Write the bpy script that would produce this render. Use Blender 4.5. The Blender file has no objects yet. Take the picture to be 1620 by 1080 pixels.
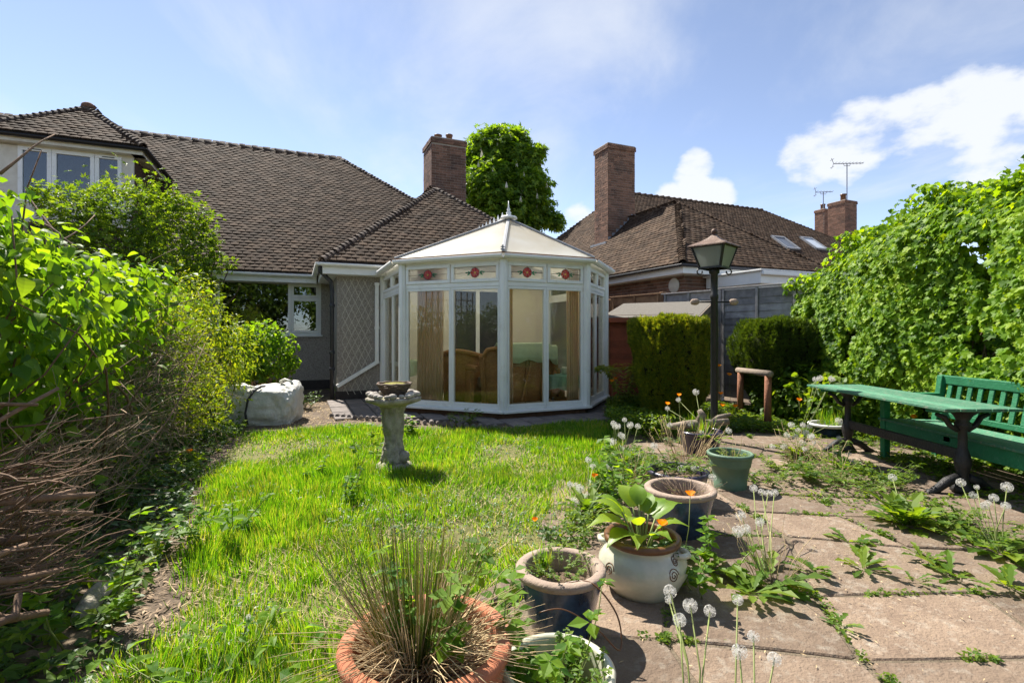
import bpy, math, random
import numpy as np
from mathutils import Matrix, Vector

random.seed(7); rng = np.random.default_rng(7)
scene = bpy.context.scene
col = scene.collection
PI = math.pi
R = math.radians

# ---------------------------------------------------------------- camera, sky, sun, exposure
CAM_H, FPX, HZ = 1.25, 800.0, 525.0
cd = bpy.data.cameras.new('camera'); cam = bpy.data.objects.new('camera', cd); col.objects.link(cam)
cam.location = (0, 0, CAM_H); cam.rotation_euler = (R(90), 0, 0)
cd.sensor_width = 36; cd.lens = FPX / 1620 * 36; cd.shift_y = -(540 - HZ) / 1620
cd.clip_start = 0.05; cd.clip_end = 3000
scene.camera = cam

SUN_EL, SUN_AZ = R(52), math.atan2(-0.60, 0.80)         # azimuth from +Y towards +X
sd = Vector((math.sin(SUN_AZ) * math.cos(SUN_EL), math.cos(SUN_AZ) * math.cos(SUN_EL), math.sin(SUN_EL)))
sl = bpy.data.lights.new('sun', 'SUN'); sun = bpy.data.objects.new('sun', sl); col.objects.link(sun)
sl.energy = 4.0; sl.angle = R(0.55); sl.color = (1.0, 0.94, 0.84)
sun.rotation_euler = sd.to_track_quat('Z', 'Y').to_euler(); sun.location = (0, 0, 30)

w = bpy.data.worlds.new('World'); scene.world = w; w.use_nodes = True
nt = w.node_tree; nt.nodes.clear()
def wn(t, **k):
    n = nt.nodes.new(t)
    for a, b in k.items(): setattr(n, a, b)
    return n
out = wn('ShaderNodeOutputWorld'); bg = wn('ShaderNodeBackground'); bg.inputs[1].default_value = 0.106
sky = wn('ShaderNodeTexSky', sky_type='NISHITA', sun_disc=False)
sky.sun_elevation = SUN_EL; sky.sun_rotation = SUN_AZ; sky.air_density = 0.8; sky.dust_density = 0.3; sky.ozone_density = 2.0; sky.altitude = 2500
tc = wn('ShaderNodeTexCoord'); sep = wn('ShaderNodeSeparateXYZ'); nt.links.new(tc.outputs['Generated'], sep.inputs[0])
zm = wn('ShaderNodeMath', operation='MAXIMUM'); nt.links.new(sep.outputs[2], zm.inputs[0]); zm.inputs[1].default_value = 0.0
za = wn('ShaderNodeMath', operation='ADD'); nt.links.new(zm.outputs[0], za.inputs[0]); za.inputs[1].default_value = 0.12
dv = wn('ShaderNodeVectorMath', operation='DIVIDE'); nt.links.new(tc.outputs['Generated'], dv.inputs[0])
cb = wn('ShaderNodeCombineXYZ')
for i in range(3): nt.links.new(za.outputs[0], cb.inputs[i])
nt.links.new(cb.outputs[0], dv.inputs[1])
def cloud(scale, stretch, lo, hi, loc, detail=9, rough=0.58, dist=0.4):
    mp = wn('ShaderNodeMapping'); mp.inputs['Scale'].default_value = stretch; mp.inputs['Location'].default_value = loc
    nt.links.new(dv.outputs[0], mp.inputs[0])
    n = wn('ShaderNodeTexNoise'); n.inputs['Scale'].default_value = scale; n.inputs['Detail'].default_value = detail
    n.inputs['Roughness'].default_value = rough; n.inputs['Distortion'].default_value = dist
    nt.links.new(mp.outputs[0], n.inputs['Vector'])
    m = wn('ShaderNodeMapRange', interpolation_type='SMOOTHSTEP'); m.inputs[1].default_value = lo; m.inputs[2].default_value = hi
    nt.links.new(n.outputs[0], m.inputs[0]); return m.outputs[0]
def wmath(op, a, b):
    n = wn('ShaderNodeMath', operation=op)
    for i, x in enumerate((a, b)):
        if isinstance(x, (int, float)): n.inputs[i].default_value = x
        else: nt.links.new(x, n.inputs[i])
    return n.outputs[0]
cirrus = wmath('MULTIPLY', cloud(1.1, (1, 0.5, 1), 0.42, 0.76, (1.3, 6.2, 0)), 0.62)
# two cumulus banks that the photograph shows low over the right-hand roofs, as patches of sky direction
def patch(d, rad, soft):
    dd = Vector(d).normalized()
    dp = wn('ShaderNodeVectorMath', operation='DOT_PRODUCT'); nr = wn('ShaderNodeVectorMath', operation='NORMALIZE')
    nt.links.new(tc.outputs['Generated'], nr.inputs[0]); nt.links.new(nr.outputs[0], dp.inputs[0]); dp.inputs[1].default_value = dd
    m = wn('ShaderNodeMapRange', interpolation_type='SMOOTHSTEP'); m.inputs[1].default_value = math.cos(rad + soft); m.inputs[2].default_value = math.cos(max(rad - soft, 0))
    nt.links.new(dp.outputs['Value'], m.inputs[0]); return m.outputs[0]
def dirpx(x, y): return ((x - 810) / FPX, 1.0, (HZ - y) / FPX)
def puff(scale, loc):
    mp = wn('ShaderNodeMapping'); mp.inputs['Location'].default_value = loc; mp.inputs['Scale'].default_value = (1, 1, 1.8)
    nt.links.new(tc.outputs['Generated'], mp.inputs[0])
    n = wn('ShaderNodeTexNoise'); n.inputs['Scale'].default_value = scale; n.inputs['Detail'].default_value = 8; n.inputs['Roughness'].default_value = 0.55
    nt.links.new(mp.outputs[0], n.inputs['Vector']); return n.outputs[0]
pn = puff(13, (0.3, 0.2, 0.1))
pm = None
for (x, y, rr, ss) in [(1100, 265, .012, .035), (1095, 295, .02, .035), (1135, 310, .015, .035), (1065, 312, .015, .03), (1290, 245, .02, .06), (1360, 225, .03, .06), (1450, 205, .035, .06), (1540, 185, .04, .06), (1600, 215, .05, .07), (1680, 200, .06, .08), (915, 358, .02, .04), (1780, 200, .07, .1)]:
    q = patch(dirpx(x, y), rr, ss)
    pm = q if pm is None else wmath('MAXIMUM', pm, q)
pv = wmath('ADD', wmath('MULTIPLY', pm, 0.50), wmath('MULTIPLY', pn, 1.0))
pr = wn('ShaderNodeMapRange', interpolation_type='SMOOTHSTEP'); pr.inputs[1].default_value = 0.74; pr.inputs[2].default_value = 1.02
nt.links.new(pv, pr.inputs[0])
cum = wmath('MULTIPLY', pr.outputs[0], 0.9)
cl = wmath('MAXIMUM', cirrus, cum)
mx = wn('ShaderNodeMix', data_type='RGBA'); nt.links.new(cl, mx.inputs[0]); hs = wn('ShaderNodeHueSaturation'); hs.inputs['Saturation'].default_value = 0.80; hs.inputs['Value'].default_value = 0.84; nt.links.new(sky.outputs[0], hs.inputs['Color']); nt.links.new(hs.outputs[0], mx.inputs[6]); mx.inputs[7].default_value = (3.3, 3.4, 3.55, 1)
nt.links.new(mx.outputs[2], bg.inputs[0]); nt.links.new(bg.outputs[0], out.inputs[0])

scene.view_settings.view_transform = 'Standard'; scene.view_settings.look = 'None'
scene.view_settings.gamma = 1; scene.view_settings.exposure = 1.5
scene.render.engine = 'CYCLES'
scene.cycles.max_bounces = 10; scene.cycles.transparent_max_bounces = 16

# ---------------------------------------------------------------- helpers
def G(px, py, z=0.0):
    Y = (CAM_H - z) * FPX / (py - HZ); return Vector(((px - 810) / FPX * Y, Y, z))
def AT(px, py, Y): return Vector(((px - 810) / FPX * Y, Y, CAM_H - (py - HZ) / FPX * Y))
TH = R(23); OX, OY = -0.12, 7.14                        # house frame: u along the facade, v away from the garden
HM = Matrix.Translation((OX, OY, 0)) @ Matrix.Rotation(TH, 4, 'Z')
def H(u, v, z=0.0): return HM @ Vector((u, v, z))
CAMV = Vector((0, 0, CAM_H))

def mat(name, c1, c2=None, scale=12, rough=0.75, bump=0.0, bscale=60, rnd=0.0, spec=0.35, metal=0.0, c3=None, s3=2.0, lo3=0.5, hi3=0.65, detail=5, coat=0.0):
    m = bpy.data.materials.new(name); m.use_nodes = True
    t = m.node_tree; N = t.nodes; L = t.links; b = N['Principled BSDF']
    b.inputs['Roughness'].default_value = rough; b.inputs['Specular IOR Level'].default_value = spec; b.inputs['Metallic'].default_value = metal
    if coat: b.inputs['Coat Weight'].default_value = coat; b.inputs['Coat Roughness'].default_value = 0.12
    geo = N.new('ShaderNodeNewGeometry')
    def noise(s, d=detail):
        n = N.new('ShaderNodeTexNoise'); n.inputs['Scale'].default_value = s; n.inputs['Detail'].default_value = d; n.inputs['Roughness'].default_value = 0.6
        L.new(geo.outputs['Position'], n.inputs['Vector']); return n.outputs[0]
    def mixc(f, a, bb):
        x = N.new('ShaderNodeMix'); x.data_type = 'RGBA'; L.new(f, x.inputs[0])
        for i, c in ((6, a), (7, bb)):
            if isinstance(c, tuple): x.inputs[i].default_value = (*c, 1)
            else: L.new(c, x.inputs[i])
        return x.outputs[2]
    def rampf(v, lo, hi):
        r = N.new('ShaderNodeMapRange'); r.inputs[1].default_value = lo; r.inputs[2].default_value = hi; L.new(v, r.inputs[0]); return r.outputs[0]
    c = mixc(rampf(noise(scale), 0.3, 0.7), c1, c2 or c1)
    if c3: c = mixc(rampf(noise(s3), lo3, hi3), c, c3)
    if rnd:
        oi = N.new('ShaderNodeObjectInfo'); a = N.new('ShaderNodeMath'); a.operation = 'ADD'
        L.new(geo.outputs['Random Per Island'], a.inputs[0]); L.new(oi.outputs['Random'], a.inputs[1])
        f = N.new('ShaderNodeMath'); f.operation = 'FRACT'; L.new(a.outputs[0], f.inputs[0])
        r = N.new('ShaderNodeMapRange'); r.inputs[3].default_value = 1 - rnd; r.inputs[4].default_value = 1 + rnd; L.new(f.outputs[0], r.inputs[0])
        h = N.new('ShaderNodeHueSaturation'); L.new(r.outputs[0], h.inputs['Value']); L.new(c, h.inputs['Color']); c = h.outputs[0]
    L.new(c, b.inputs['Base Color'])
    if bump:
        bp = N.new('ShaderNodeBump'); bp.inputs['Strength'].default_value = min(1, bump); bp.inputs['Distance'].default_value = 0.02
        L.new(noise(bscale, 6), bp.inputs['Height']); L.new(bp.outputs[0], b.inputs['Normal'])
    return m

def leafmat(name, cols, trans, tw=0.42, rough=0.42, spec=0.45):
    m = bpy.data.materials.new(name); m.use_nodes = True
    t = m.node_tree; N = t.nodes; L = t.links; b = N['Principled BSDF']; o = N['Material Output']
    geo = N.new('ShaderNodeNewGeometry'); oi = N.new('ShaderNodeObjectInfo')
    a = N.new('ShaderNodeMath'); a.operation = 'ADD'; L.new(geo.outputs['Random Per Island'], a.inputs[0]); L.new(oi.outputs['Random'], a.inputs[1])
    f = N.new('ShaderNodeMath'); f.operation = 'FRACT'; L.new(a.outputs[0], f.inputs[0])
    n = N.new('ShaderNodeTexNoise'); n.inputs['Scale'].default_value = 2.2; n.inputs['Detail'].default_value = 2; L.new(geo.outputs['Position'], n.inputs['Vector'])
    s = N.new('ShaderNodeMath'); s.operation = 'MULTIPLY_ADD'; s.inputs[1].default_value = 0.9; s.inputs[2].default_value = -0.45; L.new(n.outputs[0], s.inputs[0])
    s2 = N.new('ShaderNodeMath'); s2.operation = 'ADD'; L.new(f.outputs[0], s2.inputs[0]); L.new(s.outputs[0], s2.inputs[1])
    r = N.new('ShaderNodeValToRGB'); L.new(s2.outputs[0], r.inputs[0])
    while len(r.color_ramp.elements) < len(cols): r.color_ramp.elements.new(0.5)
    for i, c in enumerate(cols):
        e = r.color_ramp.elements[i]; e.position = i / max(1, len(cols) - 1); e.color = (*c, 1)
    L.new(r.outputs[0], b.inputs['Base Color']); b.inputs['Roughness'].default_value = rough; b.inputs['Specular IOR Level'].default_value = spec
    tr = N.new('ShaderNodeBsdfTranslucent'); mu = N.new('ShaderNodeMix'); mu.data_type = 'RGBA'; mu.blend_type = 'MULTIPLY'; mu.inputs[0].default_value = 1
    L.new(r.outputs[0], mu.inputs[6]); mu.inputs[7].default_value = (*trans, 1); L.new(mu.outputs[2], tr.inputs[0])
    x = N.new('ShaderNodeMixShader'); x.inputs[0].default_value = tw; L.new(b.outputs[0], x.inputs[1]); L.new(tr.outputs[0], x.inputs[2]); L.new(x.outputs[0], o.inputs[0])
    return m

def glassmat(name, tint=(0.9, 0.93, 0.92), refl=1.0, rough=0.0, milk=0.0):
    m = bpy.data.materials.new(name); m.use_nodes = True
    t = m.node_tree; N = t.nodes; L = t.links; o = N['Material Output']; N.remove(N['Principled BSDF'])
    tr = N.new('ShaderNodeBsdfTransparent'); tr.inputs[0].default_value = (*tint, 1)
    gl = N.new('ShaderNodeBsdfGlossy'); gl.inputs['Roughness'].default_value = rough
    fr = N.new('ShaderNodeFresnel'); fr.inputs[0].default_value = 1.5
    mm = N.new('ShaderNodeMath'); mm.operation = 'MULTIPLY'; mm.inputs[1].default_value = refl; mm.use_clamp = True; L.new(fr.outputs[0], mm.inputs[0])
    x = N.new('ShaderNodeMixShader'); L.new(mm.outputs[0], x.inputs[0])
    src = tr.outputs[0]
    if milk:
        tl = N.new('ShaderNodeBsdfTranslucent'); tl.inputs[0].default_value = (0.85, 0.87, 0.85, 1)
        y = N.new('ShaderNodeMixShader'); y.inputs[0].default_value = milk; L.new(tr.outputs[0], y.inputs[1]); L.new(tl.outputs[0], y.inputs[2]); src = y.outputs[0]
    L.new(src, x.inputs[1]); L.new(gl.outputs[0], x.inputs[2]); L.new(x.outputs[0], o.inputs[0])
    return m

def put(name, me, parent=None, matrix=None):
    o = bpy.data.objects.new(name, me); col.objects.link(o)
    if parent is not None: o.parent = parent
    if matrix is not None: o.matrix_local = matrix
    return o
def tag(o, label=None, cat=None, group=None, kind=None):
    if label: o['label'] = label
    if cat: o['category'] = cat
    if group: o['group'] = group
    if kind: o['kind'] = kind
    return o
def thing(name, label, cat, loc=(0, 0, 0), rz=0.0, group=None, matrix=None):
    o = bpy.data.objects.new(name, None); col.objects.link(o); o.empty_display_size = 0.1
    if matrix is not None: o.matrix_world = matrix
    else: o.location = loc; o.rotation_euler = (0, 0, rz)
    return tag(o, label, cat, group)
def fastmesh(name, V, T, m=None, smooth=False):
    V = np.asarray(V, dtype=np.float32).reshape(-1, 3); T = np.asarray(T, dtype=np.int32)
    k = T.shape[1]; me = bpy.data.meshes.new(name)
    me.vertices.add(len(V)); me.vertices.foreach_set('co', V.ravel())
    me.loops.add(T.size); me.loops.foreach_set('vertex_index', T.ravel())
    me.polygons.add(len(T)); me.polygons.foreach_set('loop_start', np.arange(0, T.size, k, dtype=np.int32))
    me.update(calc_edges=True); me.validate()
    if m: me.materials.append(m)
    me.polygons.foreach_set('use_smooth', np.full(len(T), bool(smooth)))
    return me

class MB:
    def __init__(s): s.v = []; s.f = []
    def add(s, vs, fs):
        n = len(s.v); s.v += [tuple(p) for p in vs]; s.f += [tuple(i + n for i in f) for f in fs]; return s
    def box(s, x0, x1, y0, y1, z0, z1, M=None):
        vs = [Vector(p) for p in ((x0, y0, z0), (x1, y0, z0), (x1, y1, z0), (x0, y1, z0), (x0, y0, z1), (x1, y0, z1), (x1, y1, z1), (x0, y1, z1))]
        if M is not None: vs = [M @ p for p in vs]
        return s.add(vs, [(0, 3, 2, 1), (4, 5, 6, 7), (0, 1, 5, 4), (1, 2, 6, 5), (2, 3, 7, 6), (3, 0, 4, 7)])
    def beam(s, p, q, wd, ht, up=(0, 0, 1)):
        p, q, up = Vector(p), Vector(q), Vector(up); d = (q - p).normalized(); x = d.cross(up)
        if x.length < 1e-4: x = d.cross(Vector((1, 0, 0)))
        x.normalize(); y = x.cross(d)
        c = [(-1, -1), (1, -1), (1, 1), (-1, 1)]
        vs = [e + x * a * wd / 2 + y * b * ht / 2 for e in (p, q) for a, b in c]
        return s.add(vs, [(3, 2, 1, 0), (4, 5, 6, 7), (0, 1, 5, 4), (1, 2, 6, 5), (2, 3, 7, 6), (3, 0, 4, 7)])
    def tube(s, pts, rad, n=6, cap=True):
        pts = [Vector(p) for p in pts]; k = len(pts)
        if not hasattr(rad, '__len__'): rad = [rad] * k
        ref = Vector((0.13, 0.31, 0.94)); vs = []
        for i in range(k):
            d = (pts[min(i + 1, k - 1)] - pts[max(i - 1, 0)])
            d = d.normalized() if d.length > 1e-9 else Vector((0, 0, 1))
            a = d.cross(ref)
            if a.length < 0.1: a = d.cross(Vector((1, 0, 0)))
            a.normalize(); b = d.cross(a)
            for j in range(n):
                t = 2 * PI * j / n; vs.append(pts[i] + (a * math.cos(t) + b * math.sin(t)) * rad[i])
        fs = [(i * n + j, i * n + (j + 1) % n, (i + 1) * n + (j + 1) % n, (i + 1) * n + j) for i in range(k - 1) for j in range(n)]
        if cap: fs += [tuple(range(n - 1, -1, -1)), tuple(range((k - 1) * n, k * n))]
        return s.add(vs, fs)
    def lathe(s, prof, n=24, c=(0, 0, 0), jit=0.0, close=False, phase=0.0):
        vs = []; k = len(prof)
        for r, z in prof:
            for j in range(n):
                t = 2 * PI * j / n + phase; q = 1 + (random.uniform(-jit, jit) if jit else 0)
                vs.append((c[0] + r * q * math.cos(t), c[1] + r * q * math.sin(t), c[2] + z))
        fs = [(i * n + j, i * n + (j + 1) % n, (i + 1) * n + (j + 1) % n, (i + 1) * n + j) for i in range(k - 1) for j in range(n)]
        if close:
            fs += [tuple(range(n - 1, -1, -1)), tuple(range((k - 1) * n, k * n))]
        return s.add(vs, fs)
    def prism(s, poly, vec):
        vec = Vector(vec); a = [Vector(p) for p in poly]; n = len(a)
        return s.add(a + [p + vec for p in a], [tuple(range(n - 1, -1, -1)), tuple(range(n, 2 * n))] + [(i, (i + 1) % n, n + (i + 1) % n, n + i) for i in range(n)])
    def ball(s, c, r, n=8, m=6, jit=0.0):
        rx, ry, rz = r if hasattr(r, '__len__') else (r, r, r); vs = []
        for i in range(1, m):
            ph = PI * i / m
            for j in range(n):
                t = 2 * PI * j / n; q = 1 + random.uniform(-jit, jit)
                vs.append((c[0] + rx * math.sin(ph) * math.cos(t) * q, c[1] + ry * math.sin(ph) * math.sin(t) * q, c[2] + rz * math.cos(ph) * q))
        k = len(vs); vs += [(c[0], c[1], c[2] + rz), (c[0], c[1], c[2] - rz)]
        fs = [(i * n + j, (i + 1) * n + j, (i + 1) * n + (j + 1) % n, i * n + (j + 1) % n) for i in range(m - 2) for j in range(n)]
        fs += [(k, j, (j + 1) % n) for j in range(n)] + [(k + 1, (m - 2) * n + (j + 1) % n, (m - 2) * n + j) for j in range(n)]
        return s.add(vs, fs)
    def mesh(s, name, m, smooth=False):
        me = bpy.data.meshes.new(name); me.from_pydata(s.v, [], s.f); me.update()
        if m: me.materials.append(m)
        if smooth: me.polygons.foreach_set('use_smooth', [True] * len(me.polygons))
        return me
    def build(s, name, m, parent=None, smooth=False, bevel=0.0, matrix=None, seg=2):
        o = put(name, s.mesh(name, m, smooth), parent, matrix)
        if bevel:
            b = o.modifiers.new('bevel', 'BEVEL'); b.width = bevel; b.segments = seg; b.limit_method = 'ANGLE'
        return o

# ---- leaves
def vnoise(x, y, scale, seed=0, octs=4):
    x = np.asarray(x, float); y = np.asarray(y, float); g = np.random.default_rng(seed); tot = np.zeros(x.shape); amp = 1.0; sm_ = 0
    for o in range(octs):
        t = g.uniform(-1, 1, (64, 64)); u = x * scale * 2 ** o + 17.3 * o; v = y * scale * 2 ** o + 5.1 * o
        i = np.floor(u).astype(int); j = np.floor(v).astype(int); a = u - i; b = v - j; a = a * a * (3 - 2 * a); b = b * b * (3 - 2 * b)
        q = lambda ii, jj: t[ii % 64, jj % 64]
        tot += amp * (q(i, j) * (1 - a) * (1 - b) + q(i + 1, j) * a * (1 - b) + q(i, j + 1) * (1 - a) * b + q(i + 1, j + 1) * a * b); sm_ += amp; amp *= .55
    return tot / sm_ * 2
def tpl(vs, fs): return np.array(vs, dtype=float), np.array(fs, dtype=int)
def ovate(wd=0.34, fold=0.10, droop=0.16):
    return tpl([(0, 0, 0), (0, .5, -droop * .15), (0, 1, -droop), (-wd, .32, fold), (-wd * .72, .68, fold * .6 - droop * .4), (wd, .32, fold), (wd * .72, .68, fold * .6 - droop * .4)],
               [(0, 5, 1), (5, 6, 1), (6, 2, 1), (0, 1, 3), (3, 1, 4), (4, 1, 2)])
def heart(wd=.42, fold=.10, droop=.26, rows=5):
    vs = [(0, 0, 0)]; fs = []
    for i in range(1, rows):
        t = i / rows; q = wd * math.sin(PI * t ** .62) ** .85; z = -droop * t * t
        vs += [(-q, t - .06 * (1 - t), z + fold * q / wd), (0, t, z), (q, t - .06 * (1 - t), z + fold * q / wd)]
    vs.append((0, 1.04, -droop * 1.1)); e = len(vs) - 1
    fs += [(0, 2, 1), (0, 3, 2)]
    for i in range(rows - 2):
        a = 1 + 3 * i; fs += [(a, a + 1, a + 4), (a, a + 4, a + 3), (a + 1, a + 2, a + 5), (a + 1, a + 5, a + 4)]
    a = 1 + 3 * (rows - 2); fs += [(a, a + 1, e), (a + 1, a + 2, e)]
    return tpl(vs, fs)
OV = ovate(); OVW = heart(); LAN = ovate(.17, .05, .2); NAR = tpl([(0, 0, 0), (.09, .45, .02), (0, 1, -.05), (-.09, .45, .02)], [(0, 1, 2), (0, 2, 3)])
IVY = tpl([(0, .3, -.04), (0, 0, 0), (.22, -.12, .03), (.55, .18, .05), (.30, .38, .02), (.36, .66, .05), (.12, .68, 0), (0, 1, -.1), (-.12, .68, 0), (-.36, .66, .05), (-.30, .38, .02), (-.55, .18, .05), (-.22, -.12, .03)],
          [(0, i, i + 1) for i in range(1, 12)] + [(0, 12, 1)])
def star(k, span, wd, first=0.0):
    vs = []; fs = []
    for i in range(k):
        a = -span / 2 + span * i / (k - 1) if k > 1 else 0
        L = 1 - 0.25 * abs(a) / (span / 2 + 1e-6)
        c, s_ = math.cos(a), math.sin(a)
        for (x, y, z) in ((0, first, 0), (wd, .5, .04), (0, 1, -.1), (-wd, .5, .04)):
            y2 = y * L; vs.append((x * c + y2 * s_, y2 * c - x * s_, z))
        n = 4 * i; fs += [(n, n + 1, n + 2), (n, n + 2, n + 3)]
    return tpl(vs, fs)
PALM = star(5, R(170), .17, .08); TRI = star(3, R(190), .30, .05); SPRIG = star(5, R(110), .06, 0.0)
BLADE = tpl([(-.5, 0, 0), (.5, 0, 0), (.42, .5, .06), (-.42, .5, .06), (0, 1, .26)], [(0, 1, 2), (0, 2, 3), (3, 2, 4)])
def nrm(a): return a / np.maximum(np.linalg.norm(a, axis=1, keepdims=True), 1e-9)
def frames(D, N):
    y = nrm(D); z = N - (N * y).sum(1, keepdims=True) * y; z = nrm(z); x = np.cross(y, z); return x, y, z
def leafarr(P, D, N, S, T, W=None):
    x, y, z = frames(D, N); tv, tf = T; n = len(P); k = len(tv)
    S = np.broadcast_to(np.asarray(S, float), (n,)); W = S if W is None else np.broadcast_to(np.asarray(W, float), (n,))
    V = P[:, None, :] + tv[None, :, 0:1] * (W[:, None, None] * x[:, None, :]) + S[:, None, None] * (tv[None, :, 1:2] * y[:, None, :] + tv[None, :, 2:3] * z[:, None, :])
    return V.reshape(-1, 3), (tf[None] + (np.arange(n) * k)[:, None, None]).reshape(-1, 3)
def leaves(name, P, D, N, S, T, m, parent=None, nsep=0, W=None, sepname='leaf', smooth=False, kind='stuff'):
    P = np.asarray(P, float)
    S = np.broadcast_to(np.asarray(S, float), (len(P),)).copy()
    off = np.zeros(3)
    if parent is not None: off = np.array(parent.matrix_world.translation if parent.parent is None and parent.type == 'EMPTY' else (0, 0, 0)) * 1.0
    if parent is not None: off = np.array(parent.location)
    if nsep:
        d = np.linalg.norm(P - np.array(CAMV), axis=1) / S; order = np.argsort(d)
        px = (P[:, 0] / np.maximum(P[:, 1], .05)) ; ok = (np.abs(px) < 1.02) & (P[:, 1] > .3)
        order = [i for i in order if ok[i]][:nsep]
        me = fastmesh(sepname, T[0], T[1], m); x, y, z = frames(D, N)
        for i in order:
            s = S[i]; A = np.eye(4); A[:3, 0] = x[i] * s; A[:3, 1] = y[i] * s; A[:3, 2] = z[i] * s; A[:3, 3] = P[i] - off
            put(sepname, me, parent, Matrix(A.tolist()))
        keep = np.ones(len(P), bool); keep[order] = False; P, D, N, S = P[keep], D[keep], N[keep], S[keep]
        if W is not None: W = W[keep]
    V, F = leafarr(P - off, D, N, S, T, W)
    o = put(name, fastmesh(name, V, F, m, smooth), parent)
    if kind: o['kind'] = kind
    return o
def rv(n): return nrm(rng.normal(size=(n, 3)))
def blobpts(blobs, dens, inner=0.35, rough=0.22, clip=None, loose=.14):
    """points through and around overlapping ellipsoids: centre, radii; returns P and outward normals"""
    Ps = []; Ns = []
    B = [(np.array(c, float), np.array(r if hasattr(r, '__len__') else (r, r, r), float)) for c, r in blobs]
    for i, (c, r) in enumerate(B):
        area = 4 * PI * (r[0] * r[1] + r[1] * r[2] + r[0] * r[2]) / 3; n = int(area * dens * (1 + inner))
        d = rv(n); ns = np.zeros(n)
        for k in range(6):
            q = rng.normal(size=3) * (2.0 + 1.7 * k); ns += np.sin(d @ q + rng.uniform(0, 6)) / (1 + .5 * k)
        rad = 1 + rough * ns * .33 + rng.normal(size=n) * loose - .04
        ins = rng.random(n) < inner / (1 + inner); rad = np.where(ins, rng.uniform(.45, .9, n), rad)
        P = c + d * r * rad[:, None]; N = nrm(d / r)
        keep = np.ones(n, bool)
        for j, (c2, r2) in enumerate(B):
            if j != i: keep &= (((P - c2) / r2) ** 2).sum(1) > .55
        Ps.append(P[keep]); Ns.append(N[keep])
    P = np.concatenate(Ps); N = np.concatenate(Ns); k = P[:, 2] > 0.02
    if clip is not None: k &= clip(P)
    return P[k], N[k]
def orient(N, out=.5, up=.6, rnd=.6, dout=.5, ddown=.4, drnd=.6):
    n = len(N); U = np.array([0, 0, 1.0])
    return nrm(N * dout - U * ddown + rv(n) * drnd), nrm(N * out + U * up + rv(n) * rnd)
def twigs(name, starts, ends, r0, r1, m, parent=None, bend=.12, seg=4, sides=4, kind='stuff'):
    mb = MB(); off = Vector(parent.location) if parent is not None else Vector((0, 0, 0))
    for a, b, q0, q1 in zip(starts, ends, np.broadcast_to(r0, (len(starts),)), np.broadcast_to(r1, (len(starts),))):
        a = Vector(a) - off; b = Vector(b) - off; L = (b - a).length; pts = []; o1 = Vector(rng.normal(size=3)) * bend * L; o2 = Vector(rng.normal(size=3)) * bend * L * .5
        for i in range(seg + 1):
            t = i / seg; pts.append(a.lerp(b, t) + o1 * (t * (1 - t) * 2) + o2 * math.sin(t * PI * 2) * .5)
        mb.tube(pts, [q0 + (q1 - q0) * i / seg for i in range(seg + 1)], sides, cap=True)
    o = mb.build(name, m, parent, smooth=True)
    if kind: o['kind'] = kind
    return o

# ---------------------------------------------------------------- materials
M = {}
M['soil'] = mat('soil', (.085, .06, .042), (.16, .12, .085), 9, .95, .8, 45, c3=(.22, .17, .11), s3=3, lo3=.52, hi3=.7)
M['turf'] = mat('turf', (.10, .105, .03), (.20, .18, .07), 14, .95, .8, 60)
M['slab'] = mat('slab', (.235, .172, .122), (.15, .105, .074), 5, .9, .7, 55, rnd=.28, c3=(.285, .24, .19), s3=19, lo3=.52, hi3=.72, detail=9)
M['joint'] = mat('joint', (.13, .10, .068), (.22, .175, .12), 25, .95, .8, 90)
M['paver'] = mat('paver', (.23, .20, .185), (.15, .13, .12), 8, .9, .5, 80, rnd=.15)
M['tile'] = mat('tile', (.085, .055, .036), (.045, .030, .022), 2.2, .85, .35, 90, rnd=.4, spec=.08, c3=(.115, .088, .062), s3=9, lo3=.52, hi3=.75)
M['hiptile'] = mat('hip_tile', (.10, .07, .052), (.055, .04, .032), 8, .85, .4, 60, rnd=.3)
M['tile2'] = mat('tile_neighbour', (.085, .055, .035), (.05, .033, .024), 4, .85, .35, 90, rnd=.4, spec=.08, c3=(.12, .092, .066), s3=7, lo3=.52, hi3=.75)
M['core'] = mat('shaded_core_fill', (.035, .04, .015), (.05, .045, .025), 20, .95, .9, 60)  # fill for the yew cores, dark as the shaded inside of the bush
M['felt'] = mat('underlay', (.035, .03, .028), (.05, .04, .035), 10, .95)
M['brick'] = mat('brick', (.215, .115, .075), (.14, .075, .052), 18, .9, .5, 110, rnd=.38, c3=(.075, .05, .042), s3=3.0, lo3=.48, hi3=.72)
M['brick2'] = mat('brick_neighbour', (.25, .135, .085), (.165, .088, .06), 18, .9, .5, 110, rnd=.32, c3=(.10, .065, .05), s3=2.4, lo3=.52, hi3=.75)
M['mortar'] = mat('mortar', (.40, .35, .29), (.28, .24, .20), 20, .95, .5, 90)
M['roughcast'] = mat('roughcast', (.55, .50, .44), (.18, .155, .14), 48, .95, .9, 120, c3=(.46, .43, .39), s3=130, lo3=.55, hi3=.62)
M['plinth'] = mat('plinth', (.035, .03, .03), (.06, .05, .048), 12, .85, .4, 40)
M['upvc'] = mat('white_plastic', (.84, .85, .84), (.76, .77, .75), 3, .35, spec=.45, c3=(.58, .57, .50), s3=7, lo3=.58, hi3=.85)
M['cames'] = mat('lead_cames', (.035, .036, .04), (.05, .05, .055), 15, .5)
M['cream'] = mat('cream_paint', (.70, .67, .58), (.56, .52, .43), 5, .6, .1, 40)
M['black'] = mat('black_metal', (.010, .010, .011), (.02, .019, .018), 10, .45, .25, 60, spec=.4)
M['blackpl'] = mat('dark_plastic', (.03, .033, .04), (.05, .05, .055), 6, .45)
M['lead'] = mat('lead', (.30, .31, .33), (.22, .23, .25), 15, .55, .2, 30)
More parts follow.
